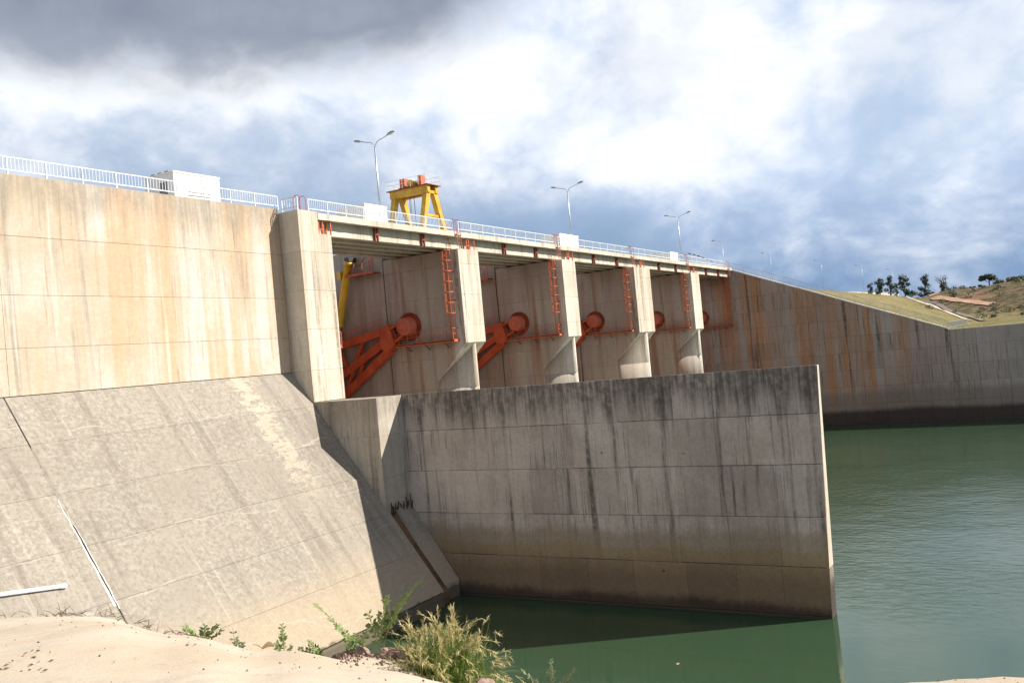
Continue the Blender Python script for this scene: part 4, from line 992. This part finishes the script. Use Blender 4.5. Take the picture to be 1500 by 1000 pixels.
# gantry crane
cr = thing('gantry_crane', (67.6, 49, ZD), 'yellow gantry crane with red hoist boxes standing on the bridge', 'crane')
YA, YB = 47.0, 50.6; XC = 67.45; zt = 15.62
for y, far in ((YA, 0), (YB, 1)):
    for s_ in (-1, 1):
        top = Vector((XC + 0.55 * s_, y, zt - 0.05)); bot = Vector((XC + 1.65 * s_, y, ZD + 0.32))
        mb = MB(); a_, b_ = top, bot; d_ = (b_ - a_)
        vs = []
        for p, wd in ((a_, 0.30), (b_, 0.22)):
            for i_, j_ in ((-1, -1), (1, -1), (1, 1), (-1, 1)): vs.append(p + Vector((wd * i_, 0.24 * j_, 0)))
        mb.add(vs, [(0, 1, 2, 3), (7, 6, 5, 4), (0, 4, 5, 1), (1, 5, 6, 2), (2, 6, 7, 3), (3, 7, 4, 0)]); mb.build('leg', 'yellow', cr)
        mb = MB(); mb.box(bot.x - 0.5, bot.x + 0.5, y - 0.2, y + 0.2, ZD + 0.06, ZD + 0.318); mb.build('wheel_bogie', 'yellow', cr)
        mb = MB(); mb.lathe((bot.x - 0.25, y - 0.09, ZD + 0.16), (0, 1, 0), [(0, 0.15), (0.18, 0.15)], 12); mb.lathe((bot.x + 0.25, y - 0.09, ZD + 0.16), (0, 1, 0), [(0, 0.15), (0.18, 0.15)], 12); mb.build('wheel', 'darksteel', cr)
    mb = MB(); mb.beam((XC - 1.28, y, 13.55), (XC + 1.28, y, 13.55), 0.26, 0.22); mb.build('tie_beam', 'yellow', cr) if not far else None
    mb = MB(); mb.box(XC - 0.9, XC + 0.9, y - 0.26, y + 0.26, zt - 0.048, zt + 0.22); mb.build('head_beam', 'yellow', cr)
for x in (XC - 0.62, XC + 0.62):
    mb = MB(); mb.box(x - 0.2, x + 0.2, YA - 0.35, YB + 0.4, zt + 0.0, zt + 0.66); g_ = mb.build('main_girder', 'yellow', cr)
    g_.location.z += 0.0
mb = MB(); mb.box(XC - 1.1, XC + 1.1, YA - 0.55, YB + 0.6, zt + 0.664, zt + 0.72); mb.build('platform', 'reddark', cr)
ph = zt + 0.72
cor = [(XC - 1.07, YA - 0.52), (XC + 1.07, YA - 0.52), (XC + 1.07, YB + 0.57), (XC - 1.07, YB + 0.57)]
for k in range(4):
    (xa, ya), (xb, yb) = cor[k], cor[(k + 1) % 4]
    for z in (0.45, 0.85): mb = MB(); mb.tube([(xa, ya, ph + z), (xb, yb, ph + z)], 0.018, 5); mb.build('hand_rail', 'lens', cr)
    nn = 5 if abs(yb - ya) > 3 else 3
    for j in range(nn): mb = MB(); x, y = xa + (xb - xa) * j / nn, ya + (yb - ya) * j / nn; mb.tube([(x, y, ph - 0.002), (x, y, ph + 0.85)], 0.018, 5); mb.build('rail_post', 'lens', cr)
mb = MB(); mb.box(XC - 0.6, XC + 0.05, 49.35, 49.9, ph + 0.1, ph + 1.0); mb.build('hoist_box', 'hoistred', cr)
mb = MB(); mb.box(XC - 0.2, XC + 0.5, 47.75, 48.1, ph + 0.2, ph + 1.1); mb.build('hoist_box', 'hoistred', cr)
mb = MB(); mb.lathe((XC - 0.6, 48.75, ph + 0.42), (1, 0, 0), [(0, 0.2), (0.02, 0.36), (0.2, 0.36), (0.22, 0.3), (1.0, 0.3), (1.02, 0.36), (1.2, 0.36)], 20); mb.build('rope_drum', 'yellow', cr)
mb = MB(); mb.box(XC - 0.85, XC + 0.85, 48.2, 49.9, ph + 0.0, ph + 0.12); mb.build('trolley', 'darksteel', cr)
mb = MB(); mb.box(XC + 0.3, XC + 0.8, 48.15, 48.6, ph + 0.13, ph + 0.5); mb.build('motor', 'darksteel', cr)
for x, y in ((XC - 0.2, 48.7), (XC + 0.1, 48.9), (XC - 0.1, 49.3), (XC + 0.2, 49.4)):
    mb = MB(); mb.tube([(x, y, ph), (x * 0.98 + XC * 0.02, y, ZD + 0.9)], 0.02, 5); mb.build('rope', 'darksteel', cr)
for k in range(14):
    mb = MB(); z = ZD + 0.6 + 0.3 * k; q_ = (z - ZD - 0.3) / (zt - ZD - 0.3); x = XC + 1.65 - 1.1 * q_ + 0.42; mb.tube([(x, YA - 0.2, z), (x, YA + 0.2, z)], 0.018, 5); mb.build('ladder_rung', 'yellow', cr)
for y in (YA - 0.2, YA + 0.2): mb = MB(); mb.tube([(XC + 2.05, y, ZD + 0.35), (XC + 0.97, y, zt + 0.6)], 0.02, 5); mb.build('ladder_rail', 'yellow', cr)

# dark arched cable beyond the bridge
mb = MB(); pts = [(163 + 15.6 * k / 12, 56.0, 15.3 + 1.15 * math.cos(math.pi * 0.46 * k / 12)) for k in range(13)]
ar = thing('cable_arch', (171, 56, 11.3), 'thin dark cable arch rising behind the far end of the bridge railing', 'cable')
mb.tube(pts, 0.05, 6); mb.build('cable', 'darksteel', ar)
for k in range(1, 12, 2): mb = MB(); x, y, z = pts[k]; mb.tube([(x - 0.35, y, z + 0.03), (x + 0.35, y, z - 0.02)], 0.13, 6); mb.build('cable_float', 'darksteel', ar)
for k in (0, 12): mb = MB(); x, y, z = pts[k]; mb.tube([(x, y, hill_z(x, y) - 0.3), (x, y, z)], 0.05, 6); mb.build('support', 'steel', ar)

# ------------------------------------------------------------------ drain chute, hut, trees on the far bank
dc = drape([hit(*p_) for p_ in ((1326, 435), (1350, 444), (1375, 453), (1398, 462), (1416, 469))], 2.2, 'drain_chute', 'drain', 0.2, 0.4)
tag(dc, 'pale concrete drain chute running down the grassy embankment', 'drain')
dd_ = drape([hit(*p_) for p_ in ((1334, 434), (1358, 443), (1385, 453), (1410, 463), (1440, 471))], 1.3, 'stone_gutter', 'drain_dark', 0.35, 0.6)
tag(dd_, 'dark stone gutter beside the pale drain chute', 'drain')

def leaf_cloud(mb, c, rad, n, size, rng, flat=0.9):
    c = Vector(c)
    for _ in range(n):
        while True:
            q_ = Vector((rng.uniform(-1, 1), rng.uniform(-1, 1), rng.uniform(-1, 1)))
            if 0.15 < q_.length < 1: break
        p = c + Vector((q_.x * rad[0], q_.y * rad[1], q_.z * rad[2]))
        a_ = Vector((rng.uniform(-1, 1), rng.uniform(-1, 1), rng.uniform(-1, 1))).normalized(); b_ = a_.orthogonal().normalized()
        s_ = size * rng.uniform(0.5, 1.3); o = len(mb.v)
        mb.v += [tuple(p - a_ * s_), tuple(p + b_ * s_ * 0.6), tuple(p + a_ * s_), tuple(p - b_ * s_ * 0.6)]; mb.f.append((o, o + 1, o + 2, o + 3))
def tree(px, top_py, X, wpx, label, kind='round'):
    rng = random.Random(int(px)); d_ = wray(px, top_py); r = X / d_[0]; x, y, zt_ = (d_ * r)
    zb_ = hill_z(x, y) - 0.2; h = zt_ - zb_; wm = wpx / _f * r
    root = thing('bank_tree' if kind != 'bush' else 'bank_shrub', (x, y, zb_), label, 'tree' if kind != 'bush' else 'shrub', 'trees beyond the crest' if kind != 'bush' else 'shrubs on the far bank')
    mb = MB(); 
    lim = []
    if kind != 'bush':
        mb.tube([(x, y, zb_), (x + 0.1, y, zb_ + h * 0.4), (x, y + 0.1, zb_ + h * 0.85)], [0.22, 0.15, 0.04], 6)
        nl = 14 if kind == 'bare' else 7
        for k in range(nl):
            q_ = 2 * math.pi * k / nl + rng.uniform(-.3, .3); z0 = zb_ + h * rng.uniform(0.3, 0.7); e = Vector((x + math.cos(q_) * wm * 0.42, y + math.sin(q_) * wm * 0.42, z0 + h * rng.uniform(0.15, 0.35)))
            mb.tube([(x, y, z0), Vector((x, y, z0)).lerp(e, 0.5) + Vector((0, 0, h * .03)), e], [0.10, 0.06, 0.02], 5)
            if kind == 'bare':
                for _ in range(4): mb.tube([Vector((x, y, z0)).lerp(e, rng.uniform(.3, .8)), e + Vector((rng.uniform(-1, 1), rng.uniform(-1, 1), rng.uniform(0, 1.2)))], 0.02, 4)
        mb.build('trunk', 'bark', root)
    if kind != 'bare':
        mb = MB(); nb_ = 11 if kind != 'bush' else 6
        for k in range(nb_):
            f_ = k / (nb_ - 1)
            if kind == 'flat': cz = zb_ + h * rng.uniform(0.62, 0.92); spread = 0.42
            elif kind == 'bush': cz = zb_ + h * rng.uniform(0.2, 0.75); spread = 0.4
            else: cz = zb_ + h * (0.2 + 0.7 * f_); spread = 0.34 * (1.15 - abs(f_ - 0.4))
            q_ = rng.uniform(0, 6.28); rr_ = wm * spread * rng.uniform(0.3, 1.0)
            s_ = wm * rng.uniform(0.16, 0.27)
            leaf_cloud(mb, (x + rr_ * math.cos(q_), y + rr_ * math.sin(q_), cz), (s_, s_, s_ * (0.75 if kind != 'flat' else 0.5)), 110, max(0.14, wm * 0.055), rng)
        mb.build('crown', 'leaf_far' if kind != 'bush' else 'leaf_bush', root)
tree(1274, 414, 360, 10, 'small dark tree at the left end of the distant tree row')
tree(1287, 407, 352, 17, 'broad dark tree second from the left in the distant tree row')
tree(1302, 403, 358, 16, 'tall dark tree in the middle of the distant left group')
tree(1312, 414, 350, 9, 'slim low tree between the two tall distant trees')
tree(1323, 402, 346, 20, 'full dark tree at the right of the distant left group')
tree(1353, 401, 340, 19, 'lone rounded dark tree left of the small dark hut')
tree(1378, 402, 345, 15, 'leafless grey tree above the small dark hut', 'bare')
tree(1381, 413, 336, 14, 'low dark tree right of the small dark hut')
tree(1393, 420, 322, 12, 'dark rounded shrub right of the utility pole', 'bush')
tree(1448, 402, 318, 22, 'flat-topped dark tree on the scrub hill', 'flat')
tree(1335, 424, 345, 16, 'low dark shrub under the distant tree row', 'bush')
tree(1346, 424, 342, 11, 'low dark shrub left of the lone rounded tree', 'bush')
rng = random.Random(5)
spots = [(1462, 410, 312, 18), (1480, 407, 310, 18), (1497, 405, 300, 22), (1415, 422, 310, 10), (1425, 419, 308, 9), (1435, 417, 306, 9)]
bl = ['scrub bush right of the flat-topped tree', 'grey green bush on the hilltop near the right edge', 'large bush on the hilltop at the right edge', 'small bush at the left foot of the hill skyline', 'small bush on the skyline halfway to the flat-topped tree', 'small bush on the skyline just left of the flat-topped tree']
for (a_, b_, X_, w_), l_ in zip(spots, bl): tree(a_, b_, X_, w_, l_, 'bush')
for k in range(34):
    X_ = rng.uniform(238, 308); Y_ = rng.uniform(-6, 24) ; z_ = hill_z(X_, Y_); mb = MB(); s_ = rng.uniform(0.5, 1.5)
    leaf_cloud(mb, (X_, Y_, z_ + s_ * 0.4), (s_, s_, s_ * 0.6), 90, 0.2, rng)
    tag(mb.build('scrub_bush', 'leaf_bush'), 'low dry scrub bush scattered on the far hillside', 'bush', 'scrub bushes on the hillside')
p = onX(1367, 428, 338); zb_ = hill_z(p.x, p.y)
hut = thing('hut', (p.x, p.y, zb_), 'small dark hut with a low roof among the distant trees', 'hut')
mb = MB(); mb.box(p.x - 2, p.x + 2, p.y - 1.6, p.y + 1.6, zb_ - 0.5, zb_ + 1.5); mb.build('wall', 'bark', hut)
mb = MB(); mb.add([(p.x - 2.4, p.y - 2.1, zb_ + 1.4), (p.x + 2.4, p.y - 2.1, zb_ + 1.4), (p.x + 2.4, p.y + 2.1, zb_ + 1.4), (p.x - 2.4, p.y + 2.1, zb_ + 1.4), (p.x - 2.4, p.y, zb_ + 2.5), (p.x + 2.4, p.y, zb_ + 2.5)],
                 [(0, 3, 2, 1), (0, 1, 5, 4), (2, 3, 4, 5), (0, 4, 3), (1, 2, 5)]); mb.build('roof', 'darksteel', hut)
p = onX(1387, 428, 334); zb_ = hill_z(p.x, p.y)
up = thing('utility_pole', (p.x, p.y, zb_ - 0.3), 'thin wooden utility pole right of the leafless tree', 'pole')
mb = MB(); mb.tube([(p.x, p.y, zb_ - 0.3), (p.x, p.y, zb_ + 6.2)], 0.11, 6); mb.build('pole', 'bark', up)
mb = MB(); mb.box(p.x - 0.06, p.x + 0.06, p.y - 0.9, p.y + 0.9, zb_ + 5.5, zb_ + 5.65); mb.build('cross_arm', 'bark', up)

# crest parapet beyond the bridge, seen as a pale line
mb = MB(); cpts = [(262, 60.6), (294, 60), (330, 57.1), (348, 55.3), (418, 51.4)]
for (x0, y0), (x1, y1) in zip(cpts, cpts[1:]): mb.beam((x0, y0, 11.55), (x1, y1, 11.55), 0.4, 0.9)
tag(mb.build('crest_parapet', 'deck'), 'pale low parapet wall along the distant embankment crest', 'wall')

# ------------------------------------------------------------------ foreground plants, stones, litter
def bank_point(px, py_off, extra):
    """a spot on the bank 'extra' metres behind the brow in the direction of picture column px"""
    d_ = wray(px, 950); az = math.atan2(d_[0], d_[1]); rb, zb_ = brow(az); r = rb + extra
    x, y = r * math.sin(az), r * math.cos(az); return Vector((x, y, bank_z(x, y)))

rockm = []
for k in range(7):
    rg = random.Random(100 + k); import bmesh
    bm = bmesh.new(); bmesh.ops.create_icosphere(bm, subdivisions=2, radius=1.0)
    sx, sy, sz = rg.uniform(.8, 1.3), rg.uniform(.7, 1.1), rg.uniform(.5, .8)
    pl = [(Vector((rg.uniform(-1, 1), rg.uniform(-1, 1), rg.uniform(-1, 1))).normalized(), rg.uniform(0.55, 0.85)) for _ in range(9)]
    for v_ in bm.verts:
        for nn, dd in pl:
            e = v_.co.dot(nn) - dd
            if e > 0: v_.co -= nn * e
        v_.co *= 1 + rg.uniform(-.05, .05); v_.co = Vector((v_.co.x * sx, v_.co.y * sy, v_.co.z * sz))
    me = bpy.data.meshes.new('stone'); bm.to_mesh(me); bm.free(); me.materials.append(M['rubble']); rockm.append(me)
rg = random.Random(77)
def stone(px, extra, s_):
    p = bank_point(px, 0, extra); o = bpy.data.objects.new('stone', rg.choice(rockm)); o.location = p + Vector((0, 0, s_ * 0.25)); o.scale = (s_, s_, s_)
    o.rotation_euler = (rg.uniform(-.4, .4), rg.uniform(-.4, .4), rg.uniform(0, 6.28)); col.objects.link(o)
    return tag(o, 'rough purple-brown stone in the rubble along the bank edge', 'stone', 'rubble stones along the bank edge')
for k in range(60): stone(rg.uniform(690, 865), rg.uniform(0.25, 1.2), rg.choice((0.04, 0.06, 0.08, 0.10, 0.15)))
for k in range(34): stone(rg.uniform(488, 610), rg.uniform(0.3, 1.0), rg.choice((0.04, 0.06, 0.08, 0.12)))
for k in range(10): stone(rg.uniform(850, 920), rg.uniform(0.1, 0.9), rg.choice((0.04, 0.06, 0.09)))

# small broken stone between them, one mass
mb = MB(); rg = random.Random(55)
for k in range(2600):
    px = rg.uniform(482, 640) if k % 3 == 0 else rg.uniform(670, 890); p = bank_point(px, 0, rg.gauss(0.62, 0.38))
    if p.z > -1: continue
    s_ = rg.uniform(0.008, 0.034); vs = []
    for q_ in ((1, 0, -.3), (-.5, .87, -.3), (-.5, -.87, -.3), (0.1, 0, 1), (.6, .6, .5)):
        vs.append(p + Vector((q_[0] * rg.uniform(.6, 1.4), q_[1] * rg.uniform(.6, 1.4), q_[2] * rg.uniform(.5, 1.1))) * s_)
    mb.add(vs, [(0, 2, 1), (0, 1, 4), (1, 3, 4), (1, 2, 3), (2, 0, 3), (0, 4, 3)])
tag(mb.build('gravel', 'rubble'), 'crushed purple-brown gravel between the rubble stones', 'gravel', kind='stuff')
# grit and pebbles on the bare rock
mb = MB(); rg = random.Random(66)
for k in range(800):
    px = rg.uniform(-150, 1650); d_ = wray(px, 950); az = math.atan2(d_[0], d_[1]); rb, _z = brow(az); r = rb * (1 - abs(rg.gauss(0, 0.22)))
    if r < 2.5: continue
    x, y = r * math.sin(az), r * math.cos(az); p = Vector((x, y, bank_z(x, y))); s_ = rg.choice((0.003, 0.004, 0.006, 0.006, 0.010, 0.015)) * rg.uniform(.7, 1.3); vs = []
    for q_ in ((1, 0, -.3), (-.5, .87, -.3), (-.5, -.87, -.3), (0.1, 0, .8), (.6, .6, .5)):
        vs.append(p + Vector((q_[0] * rg.uniform(.6, 1.4), q_[1] * rg.uniform(.6, 1.4), q_[2] * rg.uniform(.5, 1.1))) * s_)
    mb.add(vs, [(0, 2, 1), (0, 1, 4), (1, 3, 4), (1, 2, 3), (2, 0, 3), (0, 4, 3)])
tag(mb.build('pebbles', 'rubble'), 'scattered grit and pebbles on the bare tan rock', 'pebbles', kind='stuff')
# the big seeding grass clump
gb = onR(645, 985, 9.75)
gb.z = bank_z(gb.x, gb.y) - 0.03
clump = thing('grass_clump', gb, 'large tuft of green grass with straw-coloured seed heads at the water edge', 'grass clump')
rg = random.Random(9); mbB = MB(); mbS = MB()
def blade(mb, base, dirv, L, w0, droop, n=5):
    side = dirv.cross(Vector((0, 0, 1))); side = side.normalized() if side.length > 1e-3 else Vector((1, 0, 0))
    rot = rg.uniform(-1.2, 1.2); side = (side * math.cos(rot) + Vector((0, 0, 1)).cross(side) * math.sin(rot)).normalized()
    o = len(mb.v); p = base.copy(); d_ = dirv.copy()
    for i in range(n + 1):
        k = i / n; wd = w0 * (1 - k) ** 0.7 + 0.0012
        mb.v += [tuple(p - side * wd), tuple(p + side * wd)]
        p = p + d_ * (L / n); d_ = (d_ + Vector((0, 0, -droop / n)) ).normalized()
    for i in range(n): a_ = o + 2 * i; mb.f.append((a_, a_ + 1, a_ + 3, a_ + 2))
    return p, d_
for k in range(3400):
    q_ = rg.uniform(0, 6.28); lean = abs(rg.gauss(0.0, 0.85)); lean = min(lean, 1.45)
    d_ = Vector((math.cos(q_) * math.sin(lean), math.sin(q_) * math.sin(lean), math.cos(lean)))
    base = gb + Vector((rg.gauss(0, 0.16), rg.gauss(0, 0.16), 0))
    L = rg.uniform(0.34, 0.78) * (1.0 - 0.06 * lean)
    tip, td = blade(mbB, base, d_, L, rg.uniform(0.0035, 0.0065), rg.uniform(0.5, 1.9))
    if rg.random() < 0.14 and L > 0.42 and lean < 0.95:
        for j in range(20):
            f_ = j / 20; p0 = tip - td * (0.17 * (1 - f_)); dd = (td + Vector((rg.gauss(0, .5), rg.gauss(0, .5), rg.gauss(0, .4)))).normalized()
            blade(mbS, p0, dd, rg.uniform(0.035, 0.085), 0.0042, 0.6, 2)
o = mbB.build('blades', 'grass_blade', clump); o['kind'] = 'stuff'
o = mbS.build('seed_heads', 'grass_seed', clump); o['kind'] = 'stuff'

def frond_plant(px, extra, stems, label, mat='fern', seed=0, leaf=0.035, name='leafy_plant', tilt=None):
    rg2 = random.Random(seed); base = bank_point(px, 0, extra); root = thing(name, base, label, 'plant', 'small plants behind the rock brow')
    ms = MB(); ml = MB()
    right = Vector(ROT @ np.array([1, 0, 0])); 
    for (h, lean, curl, nl) in stems:
        pts = []; p = base.copy() - Vector((0, 0, .05)); d_ = (Vector((0, 0, 1)) + right * lean + Vector((rg2.uniform(-.15, .15), rg2.uniform(-.15, .15), 0))).normalized()
        n = 14
        for i in range(n + 1):
            pts.append(p.copy()); p = p + d_ * (h / n); d_ = (d_ + right * (curl / n)).normalized()
        ms.tube(pts, [0.008 * (1 - 0.8 * i / n) for i in range(n + 1)], 4)
        for k in range(nl):
            f_ = 0.35 + 0.65 * k / nl; i = min(n - 1, int(f_ * n)); q_ = pts[i].lerp(pts[i + 1], f_ * n - i); t_ = (pts[i + 1] - pts[i]).normalized()
            sd = t_.cross(Vector((rg2.uniform(-.4, .4), rg2.uniform(-.4, .4), 1))); sd = (sd if sd.length > .1 else Vector((1, 0, 0))).normalized()
            sd = (sd + Vector(ROT @ np.array([0, 0, 1])) * rg2.uniform(-.4, .4)).normalized()
            L = leaf * (1.5 - 0.9 * abs(f_ - 0.6) * 2) * rg2.uniform(0.7, 1.25)
            for s_ in (-1, 1):
                e = q_ + (sd * s_ + t_ * 0.45).normalized() * L; nrm = t_.cross(sd).normalized(); wv = (e - q_).cross(nrm).normalized() * L * 0.23; mid = q_.lerp(e, .5)
                o_ = len(ml.v); ml.v += [tuple(q_), tuple(mid + wv), tuple(e), tuple(mid - wv)]; ml.f.append((o_, o_ + 1, o_ + 2, o_ + 3))
    ms.build('stem', 'stem', root); o = ml.build('leaves', mat, root); return root
frond_plant(560, 0.5, [(1.05, 0.25, 1.0, 34), (0.75, -0.05, 0.5, 22), (0.6, -.2, -.1, 16)], 'tall fern-like plant arching over the left side of the grass clump', 'fern', 1, 0.07, 'fern_plant')
frond_plant(525, 0.6, [(0.85, -0.35, -0.7, 28), (0.45, 0.1, 0.3, 16), (.4, -.4, 0, 14)], 'thin fern-like plant leaning left towards the sloping apron', 'fern', 2, 0.05, 'fern_plant')
frond_plant(800, 0.75, [(0.62, -0.15, -0.75, 26), (0.60, 0.1, 0.1, 24), (0.55, 0.25, 0.75, 20)], 'pale fern-like plant standing over the water right of the grass clump', 'fern_pale', 3, 0.05, 'fern_plant')
frond_plant(300, 0.25, [(0.36, -0.5, -0.8, 22), (0.32, 0.3, 0.6, 20), (0.25, 0.0, 0.2, 16), (0.3, 0.6, 0.7, 16)], 'bushy green weed at the rock brow below the apron, leftmost of the plants', 'fern', 4, 0.055)
frond_plant(346, 0.2, [(0.2, 0.0, 0.3, 14), (0.18, .3, .2, 12), (0.34, 0.12, 0.05, 3)], 'small pale weed right of the leftmost green weed', 'fern_pale', 5, 0.04)
frond_plant(416, 0.25, [(0.42, 0.0, 0.0, 24), (0.25, -.3, -.2, 14), (0.2, .4, .2, 12)], 'upright pointed green weed midway along the rock brow', 'fern', 6, 0.045)
frond_plant(445, 0.35, [(0.25, -0.2, 0.0, 16), (0.28, 0.2, 0.3, 16), (.22, .5, .3, 12)], 'low yellowish weed right of the upright pointed weed', 'fern', 7, 0.04)
frond_plant(482, 0.45, [(0.5, -0.1, -0.6, 26), (0.35, 0.3, 0.4, 18), (.3, -.5, -.3, 14)], 'curling green vine left of the purple rubble', 'fern', 8, 0.05)
frond_plant(520, 0.7, [(0.35, 0.2, 0.2, 18), (0.3, -0.2, -0.2, 18), (0.4, 0.0, 0.1, 18), (.3, .5, .2, 14)], 'dense light green weed just left of the rubble stones', 'fern', 12, 0.05)
frond_plant(700, 0.3, [(0.16, 0.3, 0.4, 10), (0.14, -.2, 0, 8)], 'tiny weed among the stones at the foot of the grass clump', 'fern_pale', 13, 0.03)

frond_plant(462, 0.4, [(0.22, -0.3, -0.2, 12), (0.26, 0.1, 0.1, 14), (.2, .5, .2, 12), (.15, -.6, 0, 8)], 'low tufted weed between the curling vine and the yellowish weed', 'fern', 21, 0.035)
frond_plant(385, 0.25, [(0.12, -0.3, -0.2, 8), (0.14, 0.3, 0.1, 8)], 'tiny weed beside the curled dry leaf', 'fern', 24, 0.03)
# curled dry leaf standing on the brow
p = onR(388, 946, 10.1); p.z = bank_z(p.x, p.y) + 0.05
lf = thing('dry_leaf', p, 'single curled brown dry leaf with a thin stalk on the rock brow', 'leaf')
right = Vector(ROT @ np.array([1, 0, 0])); upv = Vector((0, 0, 1)); fw = Vector(ROT @ np.array([0, 0, -1]))
mb = MB(); n = 8
for i in range(n + 1):
    k = i / n; c_ = p + right * (-0.03 + 0.13 * k) + upv * (0.03 * math.sin(k * 2.2)); wd = 0.04 * math.sin(math.pi * (0.12 + 0.85 * k))
    mb.v += [tuple(c_ + fw * wd + upv * wd * 0.9), tuple(c_ - upv * 0.012), tuple(c_ - fw * wd + upv * wd * 0.9)]
for i in range(n): a_ = 3 * i; mb.f += [(a_, a_ + 1, a_ + 4, a_ + 3), (a_ + 1, a_ + 2, a_ + 5, a_ + 4)]
mb.build('blade', 'dryleaf', lf)
mb = MB(); mb.tube([p - right * 0.03, p - right * 0.07 + upv * 0.03, p - right * 0.13 + upv * 0.045], [0.005, 0.004, 0.003], 5); mb.build('stalk', 'twig', lf)

# dry twigs and flat litter along the brow and on the rock
rg = random.Random(31)
for k, (px, l_) in enumerate([(70, 'brushy heap of dry twigs on the rock brow below the white pipe'), (140, 'dry brush litter on the rock brow left of the open joint'), (232, 'broken dark twigs on the rock brow right of the open joint')]):
    base = bank_point(px, 0, 0.05); tw = thing('twig_heap', base, l_, 'twigs', 'dry twigs on the rock brow')
    for j in range(26):
        c_ = base + right * rg.uniform(-0.45, 0.45) + fw * rg.uniform(-.15, .15); c_.z = bank_z(c_.x, c_.y) + rg.uniform(0.0, 0.05)
        d_ = (right * rg.uniform(-1, 1) + fw * rg.uniform(-.4, .4) + upv * rg.uniform(-.05, .5)).normalized() * rg.uniform(0.06, 0.2)
        mb = MB(); mb.tube([c_, c_ + d_ * .5 + upv * .01, c_ + d_], [0.006, 0.005, 0.002], 4); mb.build('twig', 'twig', tw)
for k in range(46):
    px = rg.choice((rg.uniform(0, 90), rg.uniform(0, 560))); py = rg.uniform(935, 990) if px > 120 else rg.uniform(938, 985)
    d_ = Vector(wray(px, py)); r = 3.0
    for it in range(60):
        q_ = d_ * (r / math.hypot(d_.x, d_.y))
        if q_.z <= bank_z(q_.x, q_.y): break
        r += 0.12
    else: continue
    if r > brow(math.atan2(d_.x, d_.y))[0]: continue
    q_.z = bank_z(q_.x, q_.y) + 0.008; mb = MB(); L = rg.uniform(0.008, 0.026); a_ = rg.uniform(0, 6.28); u_ = Vector((math.cos(a_), math.sin(a_), 0)); v_ = Vector((-math.sin(a_), math.cos(a_), 0))
    mb.add([q_ - u_ * L, q_ - v_ * L * .4 + upv * .006, q_ + u_ * L, q_ + v_ * L * .4 + upv * .01, q_ - upv * 0.006], [(0, 1, 2), (0, 2, 3), (0, 4, 1), (1, 4, 2), (2, 4, 3), (3, 4, 0)])
    tag(mb.build('litter_leaf', 'twig'), 'small dark dry leaf flake lying on the tan rock', 'leaf', 'leaf flakes on the rock')
q_ = onZ(993, 972, WZ + 0.012)
mb = MB(); mb.add([q_ + Vector((-.12, -.05, 0)), q_ + Vector((.1, -.08, .02)), q_ + Vector((.14, .06, .03)), q_ + Vector((-.06, .09, .015)), q_ - Vector((0, 0, .01))], [(0, 1, 2, 3), (0, 4, 1), (1, 4, 2), (2, 4, 3), (3, 4, 0)])
tag(mb.build('floating_leaf', 'dryleaf'), 'small orange leaf floating on the green water below the divider wall', 'leaf')
